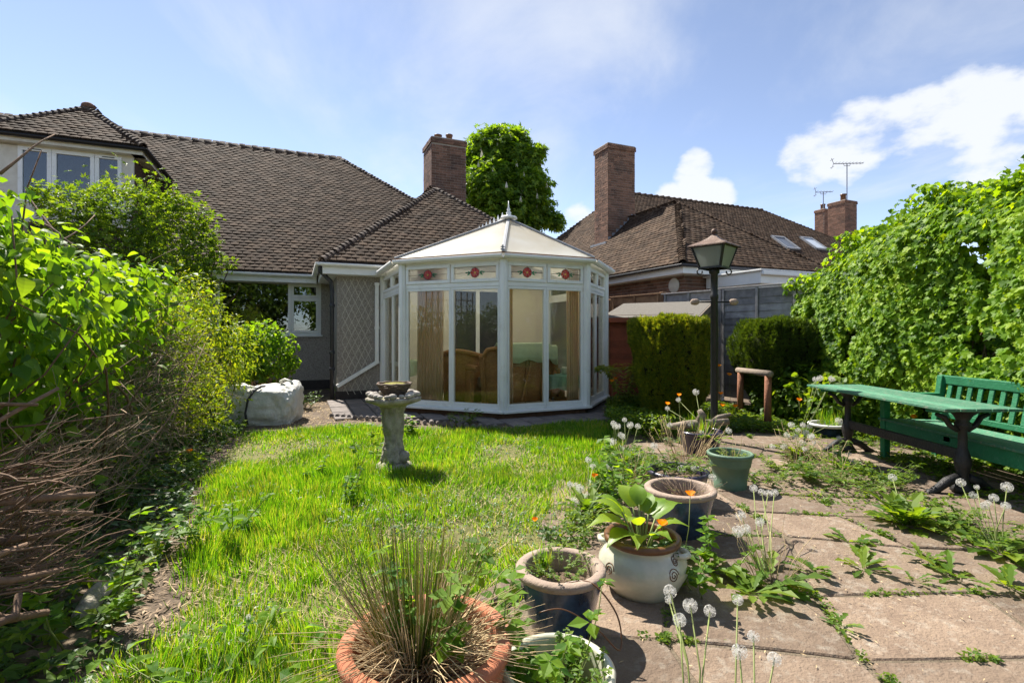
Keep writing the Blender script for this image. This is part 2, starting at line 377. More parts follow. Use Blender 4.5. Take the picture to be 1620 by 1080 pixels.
M['glass'] = glassmat('glass', (.96, .98, .96), .8)
M['darkglass'] = glassmat('window_glass', (.72, .75, .73), 2.6)
M['art'] = glassmat('obscure_glass', (.95, .95, .90), .8, .25, .45)
M['lamp_glass'] = glassmat('lantern_glass', (.97, .98, .95), .8, .25, .75)
def polymat():
    m = bpy.data.materials.new('polycarbonate'); m.use_nodes = True; t = m.node_tree; N = t.nodes; L = t.links; b = N['Principled BSDF']; o = N['Material Output']
    g = N.new('ShaderNodeNewGeometry'); n = N.new('ShaderNodeTexNoise'); n.inputs['Scale'].default_value = 1.6; n.inputs['Detail'].default_value = 6; L.new(g.outputs['Position'], n.inputs['Vector'])
    r = N.new('ShaderNodeValToRGB'); L.new(n.outputs[0], r.inputs[0]); r.color_ramp.elements[0].position = .35; r.color_ramp.elements[0].color = (.84, .80, .70, 1); r.color_ramp.elements[1].position = .6; r.color_ramp.elements[1].color = (.93, .92, .87, 1)
    L.new(r.outputs[0], b.inputs['Base Color']); b.inputs['Roughness'].default_value = .3
    tl = N.new('ShaderNodeBsdfTranslucent'); L.new(r.outputs[0], tl.inputs[0]); x = N.new('ShaderNodeMixShader'); x.inputs[0].default_value = .66
    L.new(b.outputs[0], x.inputs[1]); L.new(tl.outputs[0], x.inputs[2]); L.new(x.outputs[0], o.inputs[0]); return m
M['poly'] = polymat()
M['rose'] = leafmat('red_glass', [(.55, .02, .015), (.75, .08, .04)], (1, .6, .5), .45, .2)
M['rosey'] = leafmat('yellow_glass', [(.8, .5, .08), (.8, .55, .1)], (1, .9, .6), .4, .2)
M['greenglass'] = leafmat('green_glass', [(.01, .22, .10), (.02, .30, .12)], (.7, 1, .8), .45, .2)
M['curtain'] = leafmat('curtain', [(.80, .64, .46), (.86, .72, .55)], (1, .9, .75), .4, .9, .1)
M['cloth'] = mat('pale_green_cloth', (.60, .66, .44), (.50, .56, .36), 12, .95, .3, 60)
M['cloth2'] = mat('sea_green_cloth', (.26, .44, .34), (.20, .36, .27), 12, .95, .3, 60)
M['wicker'] = mat('wicker', (.46, .24, .09), (.30, .145, .05), 40, .6, .6, 90)
M['cushion'] = mat('cushion', (.50, .40, .26), (.40, .31, .20), 10, .95)
M['intwall'] = mat('inner_wall', (.76, .70, .58), (.70, .64, .53), 2, .9)
M['intfloor'] = mat('floor_tile', (.62, .56, .47), (.55, .49, .40), 5, .5)
M['fence'] = mat('weathered_board', (.36, .345, .34), (.22, .21, .21), 9, .9, .5, 60, rnd=.25)
M['fenceb'] = mat('brown_board', (.36, .21, .11), (.22, .125, .07), 9, .9, .5, 60, rnd=.25)
M['shed'] = mat('shed_board', (.30, .085, .045), (.20, .06, .035), 9, .8, .4, 50, rnd=.2)
M['shedroof'] = mat('mineral_felt', (.17, .155, .135), (.12, .11, .095), 40, .95, .5, 150)
M['green'] = mat('green_paint', (.022, .185, .08), (.015, .13, .055), 8, .55, .35, 70, c3=(.06, .20, .11), s3=34, lo3=.56, hi3=.72, rnd=.16)
M['greentop'] = mat('green_paint_worn', (.085, .25, .15), (.05, .175, .10), 14, .6, .5, 90, c3=(.24, .27, .20), s3=30, lo3=.54, hi3=.70, rnd=.2)
M['iron'] = mat('black_iron', (.012, .012, .014), (.03, .028, .027), 15, .5, .5, 50, spec=.4)
M['copper'] = mat('rusty_copper', (.13, .072, .046), (.08, .048, .035), 10, .6, .3, 30, c3=(.17, .12, .09), s3=9, metal=.2)
M['log'] = mat('peeled_log', (.30, .13, .07), (.20, .085, .05), 18, .85, .5, 30)
M['wood'] = mat('grey_wood', (.28, .23, .18), (.18, .14, .11), 14, .9, .6, 40)
M['terracotta'] = mat('terracotta', (.46, .17, .085), (.37, .13, .065), 8, .85, .25, 50, c3=(.50, .28, .20), s3=5, lo3=.55, hi3=.75)
M['blueglaze'] = mat('blue_glaze', (.02, .045, .095), (.045, .085, .15), 7, .22, .15, 20, c3=(.012, .02, .04), s3=9, lo3=.45, hi3=.7, coat=.6)
M['rim'] = mat('bare_clay_rim', (.36, .28, .22), (.27, .20, .155), 12, .9, .4, 60)
M['creamglaze'] = mat('cream_glaze', (.60, .57, .47), (.48, .46, .36), 6, .28, .12, 20, c3=(.40, .42, .33), s3=3, coat=.5)
M['brownglaze'] = mat('brown_glaze', (.10, .045, .022), (.16, .075, .035), 20, .35, .1, 30)
M['greenpl'] = mat('green_plastic', (.115, .19, .125), (.09, .15, .10), 9, .55, .2, 30)
M['purple'] = mat('purple_glaze', (.03, .025, .055), (.05, .04, .08), 8, .3, .1, 20, coat=.4)
M['compost'] = mat('compost', (.10, .065, .042), (.21, .15, .10), 60, .95, 1.0, 90)
M['stone'] = mat('old_concrete', (.46, .42, .34), (.20, .18, .15), 14, .95, .9, 38, c3=(.30, .31, .16), s3=7, lo3=.55, hi3=.7)
M['pebble'] = mat('pebble', (.42, .38, .33), (.30, .27, .24), 15, .8, .3, 60, rnd=.3)
M['basket'] = mat('basket', (.17, .12, .09), (.10, .075, .06), 30, .85, .5, 80, rnd=.2)
M['moss'] = mat('moss', (.20, .20, .04), (.32, .28, .07), 30, .95, 1.0, 80)
M['bag'] = mat('woven_bag', (.62, .61, .57), (.46, .45, .41), 7, .6, .6, 26, c3=(.34, .31, .25), s3=3, lo3=.58, hi3=.8)
M['strap'] = mat('black_strap', (.03, .03, .04), (.05, .05, .06), 20, .7)
M['bark'] = mat('bark', (.14, .10, .075), (.075, .055, .042), 20, .95, .9, 40)
M['twig'] = mat('twig', (.20, .125, .08), (.11, .07, .046), 30, .9, .4, 60, rnd=.4)
M['deadtwig'] = mat('dry_twig', (.38, .28, .19), (.23, .165, .11), 25, .95, .3, 60, rnd=.45)
M['straw'] = mat('straw', (.60, .46, .27), (.45, .33, .18), 30, .9, rnd=.3)
M['stem'] = mat('green_stem', (.18, .24, .06), (.24, .26, .09), 20, .6, rnd=.2)
M['white'] = mat('painted_white', (.72, .72, .70), (.62, .62, .60), 4, .6)
M['aerial'] = mat('aerial_metal', (.25, .25, .26), (.18, .18, .19), 10, .4, metal=.7)
M['tidy'] = mat('dandelion_core', (.16, .12, .07), (.22, .17, .10), 40, .9)
M['grass'] = leafmat('grass_blade', [(.04, .12, .012), (.08, .20, .014), (.135, .28, .018), (.20, .31, .03), (.32, .31, .09)], (2.05, 2.0, .45), .48, .5, .3)
M['ivy'] = leafmat('ivy_leaf', [(.04, .10, .010), (.11, .22, .014), (.19, .32, .018), (.26, .37, .025)], (2.3, 2.0, .35), .45, .5, .18)
M['big'] = leafmat('broad_leaf', [(.05, .13, .022), (.11, .22, .025), (.17, .29, .03)], (2.5, 2.1, .35), .55, .5, .2)
M['lime'] = leafmat('lime_leaf', [(.09, .16, .018), (.17, .26, .02), (.30, .34, .025)], (2.0, 1.8, .4), .5, .5, .35)
M['mid'] = leafmat('mid_green_leaf', [(.05, .11, .015), (.10, .185, .02), (.18, .26, .028)], (2.2, 1.9, .45), .48, .5, .3)
M['dull'] = leafmat('bluish_leaf', [(.05, .11, .035), (.08, .15, .05), (.13, .20, .06)], (1.6, 1.6, .5), .40, .45, .4)
M['yew'] = leafmat('yew_needle', [(.08, .13, .016), (.17, .23, .024), (.36, .35, .04)], (2.0, 1.8, .4), .4, .6, .3)
M['yewd'] = leafmat('dark_yew_needle', [(.04, .075, .012), (.07, .12, .018), (.13, .18, .026)], (1.8, 1.7, .4), .35, .6, .3)
M['chestnut'] = leafmat('chestnut_leaf', [(.06, .13, .016), (.11, .21, .022), (.20, .30, .03)], (2.1, 1.9, .4), .5, .5, .35)
M['hosta'] = leafmat('hosta_leaf', [(.17, .30, .03), (.24, .36, .035)], (2.2, 1.8, .35), .55, .4, .45)
M['rush'] = leafmat('rush_blade', [(.08, .14, .02), (.15, .20, .03), (.30, .27, .09)], (1.7, 1.6, .5), .35, .6, .3)
M['fluff'] = leafmat('seed_fluff', [(.70, .69, .66), (.80, .79, .76)], (1, 1, 1), .5, .9, .1)
M['orange'] = leafmat('orange_petal', [(.85, .26, .01), (.95, .38, .02)], (1.1, .9, .4), .45, .6, .2)
M['blossom'] = leafmat('cream_blossom', [(.70, .66, .56), (.8, .76, .66)], (1, 1, .9), .4, .8, .1)
# ---------------------------------------------------------------- ground, lawn sheet, patio, path
def pip(x, y, poly):
    inside = np.zeros(np.shape(x), bool); n = len(poly)
    for i in range(n):
        x1, y1 = poly[i][0], poly[i][1]; x2, y2 = poly[(i + 1) % n][0], poly[(i + 1) % n][1]
        c = ((y1 > y) != (y2 > y)) & (x < (x2 - x1) * (y - y1) / ((y2 - y1) or 1e-9) + x1); inside ^= c
    return inside
mb = MB(); mb.add([(-900, -900, 0), (900, -900, 0), (900, 900, 0), (-900, 900, 0)], [(0, 1, 2, 3)])
tag(mb.build('ground', M['soil']), 'bare brown soil of the garden borders', 'ground', kind='structure')
LAWN = [G(x, y) for x, y in ((-40, 1230), (285, 985), (300, 905), (322, 820), (335, 745), (385, 690), (470, 683), (565, 676), (650, 682), (760, 684), (960, 668), (985, 690), (968, 740), (905, 800), (850, 885), (822, 928), (745, 978), (640, 1120), (590, 1300))]
mb = MB(); mb.add([(p.x, p.y, .006) for p in LAWN], [tuple(range(len(LAWN)))[::-1]])
tag(mb.build('lawn', M['turf']), kind='structure')
# patio: rows of slabs laid at a slant, joints of dirt below
PAT = [G(x, y) for x, y in ((590, 1300), (650, 1120), (752, 983), (830, 935), (868, 890), (915, 812), (975, 752), (1000, 722), (1060, 700), (1180, 688), (1270, 692), (1330, 706), (1400, 712))] + [Vector((4.25, 5.2, 0)), Vector((4.3, 2.0, 0)), Vector((3.4, .2, 0)), Vector((-.1, .2, 0))]
mb = MB(); mb.add([(p.x, p.y, .019) for p in PAT], [tuple(range(len(PAT)))])
pat = tag(mb.build('patio', M['joint']), kind='structure')
# irregular worn flags: a jittered lattice, every flag a piece of its own
ang = R(-9); ca, sa = math.cos(ang), math.sin(ang)
LATX, LATY = .64, .52
xs_l = np.arange(-1.5, 5.5, LATX); ys_l = np.arange(-.5, 7.5, LATY)
lat = {}
for i in range(len(xs_l)):
    for j in range(len(ys_l)): lat[i, j] = (xs_l[i] + random.uniform(-.13, .13), ys_l[j] + random.uniform(-.11, .11))
JOINTS = []
for i in range(len(xs_l) - 1):
    for j in range(len(ys_l) - 1):
        q = [lat[i, j], lat[i + 1, j], lat[i + 1, j + 1], lat[i, j + 1]]; q = [(x * ca - y * sa, x * sa + y * ca) for x, y in q]
        cx, cy = sum(p[0] for p in q) / 4, sum(p[1] for p in q) / 4
        if not (pip(np.array([cx]), np.array([cy]), PAT)[0] and cy > .4): continue
        # worn outline: each edge split, ends rounded, slight wander
        pts = []
        for k in range(4):
            p0, p1 = Vector(q[k]), Vector(q[(k + 1) % 4]); L = (p1 - p0).length
            for t in (.035, .3, .55, .8, .965): 
                p = p0.lerp(p1, t); nn = Vector((p.x - cx, p.y - cy)).normalized(); pts.append((p.x - nn.x * (.010 + random.uniform(0, .010)) - cx, p.y - nn.y * (.010 + random.uniform(0, .010)) - cy))
            JOINTS.append((p0, p1))
        n = len(pts); th = .027; b_e = .006
        top = [(x * (1 - b_e / .25), y * (1 - b_e / .25), th) for x, y in pts]; mid = [(x, y, th - b_e) for x, y in pts]; bot = [(x, y, -.01) for x, y in pts]
        o = MB().add(top + mid + bot, [tuple(range(n))] + [(n + i_, n + (i_ + 1) % n, (i_ + 1) % n, i_) for i_ in range(n)] + [(2 * n + i_, 2 * n + (i_ + 1) % n, n + (i_ + 1) % n, n + i_) for i_ in range(n)]).build('slab', M['slab'], pat)
        o.matrix_local = Matrix.Translation((cx, cy, random.uniform(-.002, .003))) @ Matrix.Rotation(R(random.uniform(-.3, .3)), 4, 'X') @ Matrix.Rotation(R(random.uniform(-.3, .3)), 4, 'Y')
# edging kerb between lawn and patio (cut stone lengths)
kerb = tag(put('lawn_kerb', None), kind='structure'); 
for a, b in (((752, 978), (832, 930)), ((640, 1100), (700, 1030))):
    p, q = G(*a), G(*b); mb = MB(); mb.beam((p.x, p.y, .03), (q.x, q.y, .03), .09, .085); mb.build('kerb_stone', M['slab'], kerb, bevel=.01)
# paved path round the conservatory, in the house frame, with a rope-top edging
path = tag(put('path', None), kind='structure'); path.matrix_world = HM
us = np.arange(-3.4, 2.9, .3)
for u0 in us:
    for v0 in np.arange(-.62, 3.0, .3):
        cu, cv = u0 + .15, v0 + .15
        # keep a band in front of each facet, clear of the conservatory footprint
        d = min(cv + .60, (cv + cu + .75) / 1.0)
        if cu < 0: d = cv + cu * 1.0 + .62 if cu > -1.45 else (1.0 if (cv > .9 and cu > -2.35) else -1)
        elif cu > 1.36: d = cv - (cu - 1.36) + .62
        foot = (cu > -1.25 and cu < 2.4 and cv > max(-.02, -cu - .02, cu - 1.4))
        if d > 0 and not foot and cv > -.62 and not (cu > 2.3 and cv > 1.5) and not (cv > 2.95):
            mb = MB(); mb.box(-.143, .143, -.143, .143, 0, .032)
            mb.build('paver', M['paver'], path, matrix=Matrix.Translation((cu, cv, random.uniform(-.004, .004))) @ Matrix.Rotation(R(random.uniform(-1.5, 1.5)), 4, 'Z'), bevel=.006, seg=1)
ed = MB().tube([(0, 0, 0), (.075, 0, 0)], [.03, .03], 7).mesh('edging', M['paver'])
for i in range(26):
    a = i / 26; p = Vector((-.35, -.62, .035)).lerp(Vector((-2.3, 1.25, .035)), a)
    put('edging_tile', ed, path, Matrix.Translation(p) @ Matrix.Rotation(R(80), 4, 'Z') @ Matrix.Rotation(R(random.uniform(-8, 8)), 4, 'Y'))

# ---------------------------------------------------------------- pieces: tiles and bricks
def pieces(name, mats, me, parent, nsep, wm=HM, stuffname=None):
    if not len(mats): return
    d = [((wm @ m.translation) - CAMV).length for m in mats]; order = np.argsort(d)
    # count only what faces into the frame
    vis = []
    for i in order:
        p = wm @ mats[i].translation
        if p.y > .2 and abs(p.x / p.y) < 1.02: vis.append(i)
    sepi = set(vis[:nsep])
    for i in sepi: put(name, me, parent, mats[i])
    rest = [m for i, m in enumerate(mats) if i not in sepi]
    if rest:
        tv = np.array([v.co[:] for v in me.vertices]); tf = [tuple(p.vertices) for p in me.polygons]
        A = np.array([[list(r) for r in m] for m in rest]); V = np.einsum('nij,kj->nki', A[:, :3, :3], tv) + A[:, None, :3, 3]
        F = np.array(tf)[None] + (np.arange(len(rest)) * len(tv))[:, None, None]
        o = put(stuffname or name + 's', fastmesh(name + 's', V.reshape(-1, 3), F.reshape(-1, len(tf[0])), me.materials[0]), parent); o['kind'] = 'stuff'
GA, TW = .118, .168
def tilemesh(m, wd=TW, ln=GA * 1.75, th=.02):
    mb = MB(); a = wd / 2 - .005; c = .005
    vs = [(-a, 0, th), (0, 0, th + c), (a, 0, th), (a, ln, th), (0, ln, th + c), (-a, ln, th), (-a, 0, 0), (0, 0, c * .6), (a, 0, 0)]
    mb.add(vs, [(0, 1, 4, 5), (1, 2, 3, 4), (6, 7, 1, 0), (7, 8, 2, 1)]); return mb.mesh('tile', m)
def tiles(org, sdir, tdir, poly, ga=GA, tw=TW, skip=None, lift=.02):
    org, sdir, tdir = Vector(org), Vector(sdir).normalized(), Vector(tdir).normalized(); n = sdir.cross(tdir).normalized()
    t1 = max(p[1] for p in poly); s0 = min(p[0] for p in poly); s1 = max(p[0] for p in poly); res = []; r = 0; t = -.02
    while t < t1:
        s = np.arange(s0 - tw + (tw / 2 if r % 2 else 0), s1 + tw, tw); inn = pip(s, np.full(s.shape, min(max(t + ga * .5, .01), t1 - .01)), poly)
        for k in s[inn]:
            p = org + sdir * k + tdir * t
            if skip and skip(p): continue
            tilt = R(6.0 + random.uniform(-2.4, 2.8)); yaw = R(random.uniform(-2.0, 2.0))
            y = (tdir * math.cos(tilt) - n * math.sin(tilt)); x = (sdir * math.cos(yaw) + y * math.sin(yaw)).normalized(); z = x.cross(y).normalized(); y = z.cross(x)
            p = p + n * (lift + random.uniform(0, .004))
            res.append(Matrix(((x.x, y.x, z.x, p.x), (x.y, y.y, z.y, p.y), (x.z, y.z, z.z, p.z), (0, 0, 0, 1))))
        t += ga; r += 1
    return res
def sheet(name, pts, m, parent, th=.05):
    a = [Vector(p) for p in pts]; n = (a[1] - a[0]).cross(a[2] - a[0]).normalized()
    if n.z < 0: a.reverse(); n = -n
    mb = MB(); mb.prism([p - n * th for p in a], n * th); return mb.build(name, m, parent)
hipme = None
def hipmesh(m, r=.085, ln=.2):
    mb = MB(); vs = []; k = 6
    for y, q in ((0, 1.12), (ln, .82)):
        for rr in (1, .82):
            for j in range(k + 1):
                a = PI * (j / k) ; vs.append((math.cos(a) * r * q * rr, y, math.sin(a) * r * q * rr - .03))
    A = k + 1; fs = [(j, j + 1, 2 * A + j + 1, 2 * A + j) for j in range(k)] + [(j + 1, j, A + j, A + j + 1) for j in range(k)]
    mb.add(vs, fs); return mb.mesh('hip_tile', m)
def along(p, q, step, roll=0.0, jit=.006):
    p, q = Vector(p), Vector(q); d = (q - p); L = d.length; d.normalize(); x = d.cross(Vector((0, 0, 1))).normalized(); z = x.cross(d); res = []
    for i in range(int(L / step)):
        c = p + d * (i * step) + Vector((random.uniform(-jit, jit), random.uniform(-jit, jit), random.uniform(-jit, jit) + .015))
        yv = (d * math.cos(R(7)) - z * math.sin(R(7))); zv = x.cross(yv)
        res.append(Matrix(((x.x, yv.x, zv.x, c.x), (x.y, yv.y, zv.y, c.y), (x.z, yv.z, zv.z, c.z), (0, 0, 0, 1))))
    return res
def brickmesh(m, L, H=.065, Dp=.03): 
    mb = MB(); mb.box(0, L, -Dp, .0, 0, H); return mb.mesh('brick', m)
def brickface(p, xdir, ydir_out, width, z0, z1, parity=0, course=.075, bl=.225):
    """matrices (scaled along x) for the bricks of one upright face; bricks stand 8 mm proud of the mortar"""
    p, xd, od = Vector(p), Vector(xdir), Vector(ydir_out); res = []; z = z0; r = parity
    while z + .06 < z1:
        x = -(bl / 2 if r % 2 else 0)
        while x < width - .02:
            a, b = max(x, 0), min(x + bl - .01, width)
            if b - a > .04:
                o = p + xd * a + od * (.008 + random.uniform(-.003, .003)) + Vector((0, 0, z)); s = (b - a) / .215
                res.append(Matrix(((xd.x * s, -od.x, 0, o.x), (xd.y * s, -od.y, 0, o.y), (0, 0, 1, o.z), (0, 0, 0, 1))))
            x += bl
        z += course; r += 1
    return res
def bmesh_(m): 
    mb = MB(); mb.box(0, .215, 0, .03, 0, .064); return mb.mesh('brick', m)
def chimney(parent, name, u0, u1, v0, v1, z0, z1, bm, nsep, pots=()):
    mb = MB(); mb.box(u0, u1, v0, v1, z0, z1); ch = mb.build(name, M['mortar'], parent)
    A = brickface((u0, v0, 0), (1, 0, 0), (0, -1, 0), u1 - u0, z0, z1 - .16) + brickface((u0, v1, 0), (0, -1, 0), (-1, 0, 0), v1 - v0, z0, z1 - .16, 1)
    A += brickface((u0 - .03, v0 - .03, 0), (1, 0, 0), (0, -1, 0), u1 - u0 + .06, z1 - .16, z1 + .0) + brickface((u0 - .03, v1 + .03, 0), (0, -1, 0), (-1, 0, 0), v1 - v0 + .06, z1 - .16, z1, 1)
    me = bmesh_(bm); pieces('brick', A, me, ch, nsep)
    Bk = brickface((u1, v1, 0), (-1, 0, 0), (0, 1, 0), u1 - u0, z0, z1 - .16) + brickface((u1, v0, 0), (0, 1, 0), (1, 0, 0), v1 - v0, z0, z1 - .16, 1)
    pieces('brick', Bk, me, ch, 0, stuffname='hidden_side_bricks')
    mb = MB(); mb.box(u0 - .02, u1 + .02, v0 - .02, v1 + .02, z1 - .15, z1 + .02); mb.build('flaunching', M['mortar'], ch, bevel=.02)
    for (cu, cv, r, h) in pots:
        mb = MB(); mb.lathe([(r * .8, 0), (r * 1.0, .02), (r * .9, h * .8), (r * 1.1, h * .85), (r * 1.1, h), (r * .8, h), (r * .8, h * .5)], 14, (cu, cv, z1)); mb.build('chimney_pot', M['brownglaze'], ch, smooth=True)
    return ch
def uAt(px, v):
    k = (px - 810) / FPX; c, s = math.cos(TH), math.sin(TH); return (k * (OY + v * c) - OX + v * s) / (c - k * s)
def vAt(px, u):
    k = (px - 810) / FPX; c, s = math.cos(TH), math.sin(TH); return (OX + u * c - k * (OY + u * s)) / (s + k * c)
def depth(u, v): return OY + u * math.sin(TH) + v * math.cos(TH)
def zAt(py, u, v): return CAM_H - (py - HZ) / FPX * depth(u, v)

# ---------------------------------------------------------------- the bungalow
PT = .82; CO = 1 / math.sqrt(1 + PT * PT); SI = PT * CO
bung = thing('bungalow', 'roughcast bungalow with brown tiled hipped roof, brick chimney and a dormer', 'house', matrix=HM)
VE, ZE, D0 = 4.95, 2.5, 5.01; UR = 3.59; RU = UR - D0; VR, ZR = VE + D0, ZE + PT * D0; UL = -15.0
VW = 5.25; WV = 3.15                                     # window wall and wing wall planes
tm = tilemesh(M['tile']); hm_ = hipmesh(M['hiptile'])
roof = sheet('roof', [(UL, VE, ZE), (UR, VE, ZE), (RU, VR, ZR), (UL, VR, ZR)], M['felt'], bung)
sheet('roof_slope', [(UR, VE, ZE), (UR, VE + 2 * D0, ZE), (RU, VR, ZR)], M['tile'], bung)
sheet('roof_slope', [(UL, VE + 2 * D0, ZE), (UR, VE + 2 * D0, ZE), (RU, VR, ZR), (UL, VR, ZR)], M['tile'], bung)
wl, wr, wve, wrr = -2.29, 3.21, 2.84, 2.75; wpk = (wl + wrr, wve + wrr, ZE + PT * wrr); wbk = VE + wrr
DU, DVE, DZ, DR = -5.55, 5.72, 5.0, 1.3
def skipmain(p):
    if abs(p.x - wpk[0]) < wrr - (p.y - VE) - .05: return True
    return DU - 2.35 < p.x < DU - .25 and p.y > DVE + .25 and p.z < 5.9 and p.y < 8.1
main = tiles((UL, VE, ZE), (1, 0, 0), (0, CO, SI), [(0, 0), (UR - UL, 0), (RU - UL, D0 / CO), (0, D0 / CO)], skip=skipmain)
pieces('tile', main, tm, roof, 190)
wroof = sheet('wing_roof', [(wl, wve, ZE), (wr, wve, ZE), wpk], M['felt'], bung)
wt = tiles((wl, wve, ZE), (1, 0, 0), (0, CO, SI), [(0, 0), (2 * wrr, 0), (wrr, wrr / CO)])
pieces('tile', wt, tm, wroof, 110)
for sgn, ue in ((1, wl), (-1, wr)):
    ws = sheet('wing_roof_slope', [(ue, wve, ZE), (ue, VE, ZE), (wpk[0], wbk, wpk[2]), wpk], M['felt'], bung)
    po = [(0, 0), (VE - wve, 0), (wbk - wve, wrr / CO), (wrr, wrr / CO)]
    if sgn > 0: tl = tiles((ue, wve, ZE), (0, 1, 0), (CO, 0, SI), po)
    else: tl = tiles((ue, wve, ZE), (0, -1, 0), (-CO, 0, SI), [(-a, b) for a, b in po])
    for m_ in tl: pass
    pieces('tile', tl, tm, ws, 0)
dpk = (DU - DR, DVE + DR, DZ + PT * DR)
hips = along((UR, VE, ZE), (RU, VR, ZR), GA) ; hips = [h for h in hips if h.translation.z > 3.2]
hips2 = along((wl, wve, ZE), wpk, GA) + along((wr, wve, ZE), wpk, GA)
pieces('hip_tile', hips, hm_, roof, 60); pieces('hip_tile', hips2, hm_, wroof, 80)
rme = hipmesh(M['hiptile'], .1, .33)
pieces('ridge_tile', along((UL, VR, ZR), (RU, VR, ZR), .3), rme, roof, 40)
pieces('ridge_tile', along((wpk[0], wbk, wpk[2]), wpk, .3), rme, wroof, 10)
# walls
def wallbox(name, u0, u1, v0, v1, z0, z1, m, parent=bung): return MB().box(u0, u1, v0, v1, z0, z1).build(name, m, parent)
# window wall built round its opening
wu0, wu1 = uAt(343, VW), uAt(508, VW); wz1, wz0 = zAt(441, wu1, VW), zAt(530, wu1, VW); wz1 = min(wz1, 2.33)
mb = MB(); mb.box(UL, wu0, VW, VW + .28, 0, 2.45); mb.box(wu1, -2.0, VW, VW + .28, 0, 2.45); mb.box(wu0, wu1, VW, VW + .28, 0, wz0); mb.box(wu0, wu1, VW, VW + .28, wz1, 2.45)
mb.build('wall', M['roughcast'], bung)
mb = MB(); mb.box(-2.01, 3.0, WV, WV + .28, 0, 2.45); mb.box(-2.01, -1.73, WV + .28, VW, 0, 2.45); mb.box(2.72, 3.0, WV + .28, 9, 0, 2.45); mb.box(UL, 3.0, 14, 14.3, 0, 2.45); mb.box(UL, UL + .3, VW, 14, 0, 2.45)
mb.build('wall', M['roughcast'], bung)
wallbox('plinth', UL, -2.02, VW - .03, VW - .002, 0, .2, M['plinth']); wallbox('plinth', -2.04, -1.2, WV - .025, WV - .002, 0, .16, M['plinth'])
# dark room behind the big window
mb = MB(); mb.box(wu0 - 1, wu1 + 1, VW + 2.6, VW + 2.7, 0, 2.45); mb.box(wu0 - 1.1, wu0 - 1, VW + .28, VW + 2.6, 0, 2.45); mb.box(wu1 + 1, wu1 + 1.1, VW + .28, VW + 2.6, 0, 2.45); mb.box(wu0 - 1, wu1 + 1, VW + .28, VW + 2.6, 0, .1); mb.box(wu0 - 1, wu1 + 1, VW + .28, VW + 2.6, 2.42, 2.45)
mb.build('room_lining', mat('room_lining', (.16, .14, .11), (.12, .1, .08), 3, .9), bung)
# fascias, soffits, gutters
def gutter(name, p, q, m, parent, r=.055):
    p, q = Vector(p), Vector(q); d = (q - p).normalized(); x = d.cross(Vector((0, 0, 1))).normalized(); vs = []; k = 6
    for e in (p, q):
        for rr in (r, r - .008):
            for j in range(k + 1):
                a = PI + PI * j / k; vs.append(e + x * math.cos(a) * rr + Vector((0, 0, math.sin(a) * rr)))
    A = k + 1; mb = MB(); mb.add(vs, [(j, j + 1, 2 * A + j + 1, 2 * A + j) for j in range(k)] + [(A + j + 1, A + j, 3 * A + j, 3 * A + j + 1) for j in range(k)] + [(0, 2 * A, 3 * A, A), (k, A + k, 3 * A + k, 2 * A + k)])
    return mb.build(name, m, parent, smooth=True)
MB().box(UL, -2.3, VE + .02, VE + .05, 2.29, 2.49).box(UL, -2.3, VE + .05, VW, 2.29, 2.31).build('fascia', M['upvc'], bung)
gutter('gutter', (-12, VE - .05, 2.47), (-2.36, VE - .05, 2.45), M['upvc'], bung)
MB().box(wl + .02, wr, wve + .03, wve + .055, 2.28, 2.48).box(wl + .02, wl + .045, wve + .055, VE, 2.28, 2.48).box(wl + .045, wr, wve + .055, WV, 2.28, 2.30).box(wl + .045, -2.01, WV, VE, 2.28, 2.30).build('fascia', M['upvc'], bung)
gutter('gutter', (wl - .1, wve - .04, 2.46), (-1.2, wve - .04, 2.46), M['upvc'], bung)
gutter('gutter', (wl - .05, VE, 2.46), (wl - .05, wve - .09, 2.46), M['upvc'], bung)
# black downpipe in the corner and white rainwater pipe off the conservatory
MB().tube([(wl - .02, wve + .1, 2.42), (wl - .02, wve + .12, 2.33), (-2.12, WV - .08, 2.16), (-2.10, WV - .06, 2.0), (-2.10, WV - .06, .03)], .038, 10).build('downpipe', M['blackpl'], bung, smooth=True)
for z in (.55, .85, 1.7): MB().lathe([(.046, 0), (.05, .01), (.05, .05), (.046, .06)], 12, (-2.10, WV - .06, z), close=True).build('pipe_collar', M['blackpl'], bung, smooth=True)
MB().beam((-1.31, WV - .075, 2.16), (-1.31, WV - .075, .68), .068, .068, (0, 1, 0)).beam((-1.29, WV - .075, .70), (-2.02, WV - .077, .26), .068, .068, (0, 1, 0)).build('rainwater_pipe', M['upvc'], bung, bevel=.008)
for z in (2.12, 1.3, .66): MB().box(-1.352, -1.268, WV - .118, WV - .034, z, z + .05).build('pipe_clip', M['upvc'], bung, bevel=.006)
